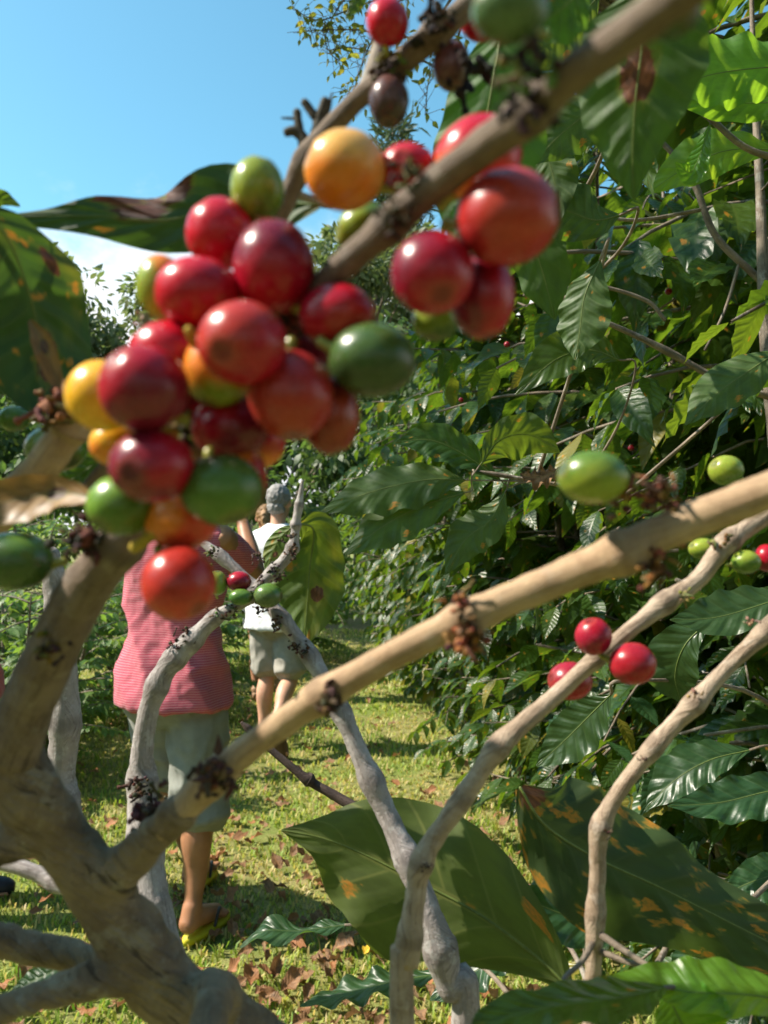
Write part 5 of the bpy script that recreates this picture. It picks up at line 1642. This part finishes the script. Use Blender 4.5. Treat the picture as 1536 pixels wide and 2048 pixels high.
def person(label, loc, yaw, skin, shirt, shorts, hair, J, height=1.75, shoes=None, sandal=None, shorts_leg=.5, shirt_hem=.815, female=False, hairstyle='short', long_sleeve=False, vox=.0075, trousers=False, widths=(.20, .205)):
    """J: dict of joints for legs and arms in a frame that faces +Y"""
    k = height / 1.75
    root = empty('person', loc, yaw)
    tag(root, label, 'person', 'people walking along the lawn')
    K = lambda p: tuple(q * k for q in p)
    mb = MB()
    hz = .96
    for sd in (-1, 1):
        h, kn, an = J['hip' + 'LR'[sd > 0]], J['knee' + 'LR'[sd > 0]], J['ankle' + 'LR'[sd > 0]]
        cf = Vector(kn).lerp(Vector(an), .3) + Vector((0, -.018, 0))
        th = Vector(h).lerp(Vector(kn), .45)
        limb(mb, [K((*h, .088)), K((*th, .078)), K((*Vector(h).lerp(Vector(kn), .8), .060)), K((*kn, .053)), K((*cf, .058)), K((*Vector(kn).lerp(Vector(an), .62), .044)), K((*Vector(kn).lerp(Vector(an), .85), .033)), K((*an, .034))])
        # foot
        fd = Vector(J.get('foot' + 'LR'[sd > 0], (0.12 * sd, 1, 0))).normalized()
        a = Vector(an); lift = a.z - .085
        heel = a + Vector((0, 0, -.052)) - fd * .035
        limb(mb, [K((*(heel + Vector((0, 0, .012))), .033)), K((*(a + Vector((0, 0, -.03)) + fd * .02), .038)), K((*(a + fd * .09 + Vector((0, 0, -.048))), .034)), K((*(a + fd * .15 + Vector((0, 0, -.06))), .027))])
        limb(mb, [K((*(a + Vector((0, 0, .02))), .034)), K((*(a + Vector((0, 0, -.045)) - fd * .02), .036))], 8)
        xs = fd.cross(Vector((0, 0, 1))).normalized()
        for t in range(5):
            o = (-.034 + .017 * t) * sd
            l = (.055, .05, .045, .038, .030)[t]
            p0 = a + fd * .14 + xs * o + Vector((0, 0, -.065))
            limb(mb, [K((*p0, .014)), K((*(p0 + fd * l * .6), .012)), K((*(p0 + fd * l + Vector((0, 0, -.004))), .010 if t else .012))], 8, 8)
    # torso, neck, head
    wd = widths[0]
    rings(mb, [K(q) for q in ((0, 0, .86, .13, .09), (0, 0, .95, .155, .105), (0, 0, 1.1, .13, .09), (0, 0, 1.25, .15, .10), (0, -.01, 1.38, .16, .095), (0, -.01, 1.44, .11, .07), (0, 0, 1.47, .05, .05))], 24, 20)
    hd = Vector(J.get('head', (0, .02, 1.635)))
    limb(mb, [K((0, -.01, 1.42, .056)), K((0, .0, 1.5, .052)), K((*(hd - Vector((0, .01, .06))), .052))], 10)
    ell(mb, K(hd + Vector((0, 0, .02))), .074 * k, .094 * k, .098 * k, 18, 12)
    limb(mb, [K((*(hd + Vector((0, .045, -.045))), .055)), K((*(hd + Vector((0, .06, -.085))), .036))], 8)
    limb(mb, [K((*(hd + Vector((0, .085, .012))), .011)), K((*(hd + Vector((0, .108, -.022))), .014))], 6, 8)
    for sd in (-1, 1):
        ell(mb, K(hd + Vector((sd * .077, -.002, -.005))), .011 * k, .02 * k, .032 * k, 8, 6)
        sh, el, wr = J['sh' + 'LR'[sd > 0]], J['el' + 'LR'[sd > 0]], J['wr' + 'LR'[sd > 0]]
        limb(mb, [K((*sh, .052)), K((*Vector(sh).lerp(Vector(el), .5), .046)), K((*el, .038)), K((*Vector(el).lerp(Vector(wr), .3), .040)), K((*wr, .026))])
        hand(mb, K(wr), Vector(wr) - Vector(el), -sd, J.get('curl', .6))
    body = voxel(mb, [skin], vox, 3, 'body')
    o = bpy.data.objects.new('body', body); COL.objects.link(o); o.parent = root
    # face
    for sd in (-1, 1):
        e = MB(); ell(e, K(hd + Vector((sd * .031, .082, .008))), .011, .011, .008, 10, 7)
        q = bpy.data.objects.new('eye', e.mesh('eye', M['eye'])); COL.objects.link(q); q.parent = o
    e = MB(); limb(e, [K((*(hd + Vector((-.024, .082, -.058))), .004)), K((*(hd + Vector((0, .096, -.056))), .007)), K((*(hd + Vector((.024, .082, -.058))), .004))], 10, 8)
    q = bpy.data.objects.new('mouth', e.mesh('mouth', M['lips'])); COL.objects.link(q); q.parent = o
    # hair
    e = MB()
    ell(e, K(hd + Vector((0, -.018, .035))), .083 * k, .094 * k, .092 * k, 18, 12)
    limb(e, [K((*(hd + Vector((-.03, -.05, -.03))), .052)), K((*(hd + Vector((.03, -.05, -.03))), .052))], 8)
    if hairstyle == 'tail':
        limb(e, [K((*(hd + Vector((0, -.10, .05))), .03)), K((*(hd + Vector((0, -.15, .02))), .034)), K((*(hd + Vector((0.01, -.16, -.08))), .032)), K((*(hd + Vector((0.0, -.14, -.2))), .022)), K((*(hd + Vector((0.0, -.13, -.27))), .008))], 24)
    hm = voxel(e, [hair], .006, 2, 'hair')
    crease(hm, lambda p: .007 * noise.noise(p * 45) + .004 * noise.noise(Vector((p.x * 140, p.y * 140, p.z * 40))))
    q = bpy.data.objects.new('hair', hm); COL.objects.link(q); q.parent = root
    # shirt
    e = MB()
    hw = J.get('hem_w', .205)
    rings(e, [K(s_) for s_ in ((0, -.01, shirt_hem, hw, .172), (0, -.01, shirt_hem + .03, hw * .99, .170), (0, -.005, .98, hw * .915, .142), (0, 0, 1.1, hw * .865, .12), (0, -.005, 1.22, hw * .88, .125), (0, -.01, 1.33, hw * .93, .125), (0, -.012, 1.41, hw * .88, .105), (0, -.008, 1.455, .125, .085), (0, -.003, 1.485, .075, .068))], 40, 34, tilt=J.get('hem_tilt', 0))
    for sd in (-1, 1):
        sh, el, wr = (Vector(J[n_ + 'LR'[sd > 0]]) for n_ in ('sh', 'el', 'wr'))
        if female:
            limb(e, [K((*(sh + Vector((-sd * .03, 0, -.01))), .06)), K((*sh.lerp(el, .2), .058))], 8)
        elif long_sleeve:
            limb(e, [K((*(sh + Vector((-sd * .03, 0, -.01))), .07)), K((*sh.lerp(el, .5), .066)), K((*el, .058)), K((*el.lerp(wr, .5), .05))], 20)
        else:
            limb(e, [K((*(sh + Vector((-sd * .04, 0, -.015))), .072)), K((*sh.lerp(el, .35), .072)), K((*sh.lerp(el, .72), .068))], 14)
    sm_ = voxel(e, [shirt], vox * 1.1, 3, 'shirt')

    def folds(p):
        z = p.z / k
        side = p.x / (hw * k)
        a = abs(noise.noise(Vector((p.x * 5.5 + z * 3.2 + 3, p.y * 3, z * 2.0))))       # long diagonal folds
        b_ = abs(noise.noise(Vector((p.x * 8 - z * 5 + 8, p.y * 5, z * 7.5))))
        return .065 * (.22 - a) * (.5 + .5 * min(1, abs(side) + .35)) + .022 * (.2 - b_) * max(0, 1 - abs(z - 1.02) / .25) + .003 * noise.noise(p * 40)
    crease(sm_, folds)
    q = bpy.data.objects.new('shirt', sm_); COL.objects.link(q); q.parent = root
    # shorts or trousers
    e = MB()
    hs = J.get('hip_w', .178)
    rings(e, [K(s_) for s_ in ((0, 0, .74, .14, .10), (0, -.005, .80, hs, .135), (0, -.005, .88, hs, .137), (0, 0, .97, hs * .95, .12), (0, 0, 1.0, hs * .93, .115))], 16, 30)
    for sd in (-1, 1):
        h, kn, an = (Vector(J[n_ + 'LR'[sd > 0]]) for n_ in ('hip', 'knee', 'ankle'))
        f = J.get('short' + 'LR'[sd > 0], shorts_leg)
        if trousers:
            limb(e, [K((*h, .105)), K((*h.lerp(kn, .6), .088)), K((*kn, .078)), K((*kn.lerp(an, .5), .07)), K((*kn.lerp(an, .97), .066))], 26)
        else:
            en = h.lerp(kn, f) if f <= 1 else kn.lerp(an, f - 1)
            limb(e, [K((*(h + Vector((0, 0, .02))), .112)), K((*h.lerp(en, .4), .110)), K((*h.lerp(en, .75), .106)), K((*en, .108))], 22, 18)
    sm_ = voxel(e, [shorts], vox * 1.1, 3, 'shorts')
    crease(sm_, lambda p: .030 * (.2 - abs(noise.noise(Vector((p.x * 7 + 1, p.y * 5, p.z * 5.5))))) + .014 * (.2 - abs(noise.noise(Vector((p.x * 14, p.y * 9, p.z * 13 + 5))))))
    q = bpy.data.objects.new('trousers' if trousers else 'shorts', sm_); COL.objects.link(q); q.parent = root
    # footwear
    for sd in (-1, 1):
        an = Vector(J['ankle' + 'LR'[sd > 0]]); fd = Vector(J.get('foot' + 'LR'[sd > 0], (0.12 * sd, 1, 0))).normalized()
        xs = fd.cross(Vector((0, 0, 1))).normalized()
        if sandal:
            e = MB()
            V = []
            nz_ = fd.cross(xs)
            dn = -xs.cross(fd).normalized() if False else Vector((0, 0, -1))
            for lay in (0, 1):
                for t in range(24):
                    a = 6.283 * t / 24
                    l = math.cos(a) * .134; w = math.sin(a) * (.043 + .008 * math.cos(a))
                    V.append(K(an + fd * (.085 + l) + xs * w + dn * (.082 + .022 * lay)))
            F = [(t, (t + 1) % 24, 24 + (t + 1) % 24, 24 + t) for t in range(24)] + [tuple(range(23, -1, -1)), tuple(range(24, 48))]
            e.add(V, F)
            so = bpy.data.objects.new('sandal', e.mesh('sandal', sandal[0])); COL.objects.link(so); so.parent = root
            e = MB()
            tp = an + fd * .175 + dn * .07
            for s2 in (-1, 1):
                limb(e, [K((*(an + fd * .07 + xs * s2 * .046 + dn * .075), .006)), K((*(an + fd * .11 + xs * s2 * .038 + dn * .03), .006)), K((*tp, .005))], 12, 6)
            st = bpy.data.objects.new('strap', e.mesh('strap', sandal[1])); COL.objects.link(st); st.parent = so
        elif shoes:
            e = MB()
            limb(e, [K((*(an + Vector((0, 0, -.035)) - fd * .035), .046)), K((*(an + Vector((0, 0, -.03)) + fd * .03), .05)), K((*(an + fd * .11 + Vector((0, 0, -.042))), .047)), K((*(an + fd * .18 + Vector((0, 0, -.05))), .04)), K((*(an + fd * .205 + Vector((0, 0, -.052))), .03))])
            limb(e, [K((*(an + Vector((0, 0, .03))), .046)), K((*(an + Vector((0, 0, -.03))), .05))], 8)
            sm_ = voxel(e, [shoes], .006, 3, 'shoe')
            so = bpy.data.objects.new('shoe', sm_); COL.objects.link(so); so.parent = root
    return root


SK1 = skinmat('skin_tanned', (0.36, 0.17, 0.09)); SK2 = skinmat('skin_fair', (0.56, 0.31, 0.21)); SK3 = skinmat('skin_warm', (0.46, 0.23, 0.14))
# man in the striped shirt: arms raised in front, weight on the right foot
p1 = G(400, 1890)
person('man in a red striped shirt and grey-green shorts walking away in flip-flops', (p1.x - .125, p1.y + .12, 0), -0.28, SK1, clothmat('striped_shirt', (0.47, 0.065, 0.105), (0.56, 0.21, 0.25)), clothmat('sage_shorts', (0.235, 0.245, 0.22)), M['hair_dark'],
       dict(hipL=(-.09, 0, .88), hipR=(.09, 0, .88), kneeL=(-.085, .14, .49), ankleL=(-.07, .27, .125), kneeR=(.115, -.0, .47), ankleR=(.125, -.085, .118), footL=(-.1, 1, 0), footR=(.12, 1, 0),
            shL=(-.185, -.01, 1.40), elL=(-.25, .22, 1.34), wrL=(-.09, .36, 1.50), shR=(.185, -.01, 1.42), elR=(.21, .24, 1.27), wrR=(.10, .36, 1.47), shortL=.90, shortR=1.14, hem_w=.208, hip_w=.188, curl=.8, hem_tilt=-.03),
       1.76, sandal=(plainmat('flip_flop_sole', (0.60, 0.53, 0.03), .6, .3, .1), plainmat('flip_flop_strap', (0.03, 0.03, 0.03), .5, .4, .1)))
# man in white
p2 = G(545, 1505)
person('grey-haired man in a white shirt and grey shorts walking away', (p2.x + .02, p2.y + .1, 0), -.30, SK2, clothmat('white_shirt', (0.78, 0.78, 0.80)), clothmat('stone_shorts', (0.33, 0.31, 0.27)), M['hair_grey'],
       dict(hipL=(-.09, 0, .88), hipR=(.09, 0, .88), kneeL=(-.09, .03, .48), ankleL=(-.085, -.05, .088), kneeR=(.10, -.02, .47), ankleR=(.12, -.3, .24), footL=(-.1, 1, 0), footR=(.1, .45, -.9),
            shL=(-.19, -.01, 1.40), elL=(-.27, .02, 1.13), wrL=(-.23, .17, .96), shR=(.19, -.01, 1.40), elR=(.26, -.02, 1.12), wrR=(.25, .12, .92), shortL=.88, shortR=.88, hem_w=.215, hip_w=.18),
       1.76, shoes=plainmat('brown_shoe', (0.09, 0.05, 0.035), .6, .3, .2), shirt_hem=.80, vox=.0095)
# woman ahead of him
p3 = G(522, 1402)
person('woman with a light brown ponytail and pink top walking ahead of the man in white', (p3.x + .02, p3.y + .05, 0), .1, SK3, clothmat('pink_top', (0.66, 0.26, 0.34)), clothmat('dark_shorts', (0.06, 0.07, 0.09)), M['hair_brown'],
       dict(hipL=(-.085, 0, .88), hipR=(.085, 0, .88), kneeL=(-.08, -.0, .48), ankleL=(-.07, -.06, .088), kneeR=(.085, .14, .49), ankleR=(.08, .22, .11), shL=(-.165, -.01, 1.39), elL=(-.25, -.06, 1.13), wrL=(-.27, .05, .92), shR=(.165, -.01, 1.39), elR=(.22, .05, 1.13), wrR=(.2, .22, 1.0), shortL=.5, shortR=.5, hem_w=.172, hip_w=.17),
       1.68, shoes=plainmat('tan_shoe', (0.3, 0.18, 0.1), .6, .3, .2), female=True, hairstyle='tail', vox=.0095)
# person beyond the left edge, only the dark shoe shows
p4 = G(-94, 1822)
person('person at the left edge in dark navy shoes, facing right', (p4.x, p4.y, 0), -math.pi / 2 + .15, SK3, clothmat('rust_shirt', (0.34, 0.09, 0.07)), clothmat('navy_trousers', (0.03, 0.035, 0.06)), M['hair_brown'],
       dict(hipL=(-.09, 0, .88), hipR=(.09, 0, .88), kneeL=(-.09, .02, .48), ankleL=(-.09, -.02, .088), kneeR=(.1, .02, .48), ankleR=(.11, -.03, .088), shL=(-.18, -.01, 1.40), elL=(-.23, -.04, 1.13), wrL=(-.22, .06, .9), shR=(.18, -.01, 1.40), elR=(.23, -.04, 1.13), wrR=(.22, .06, .9), hem_w=.2),
       1.72, shoes=plainmat('navy_shoe', (0.018, 0.02, 0.03), .45, .4, .2), trousers=True, vox=.009)
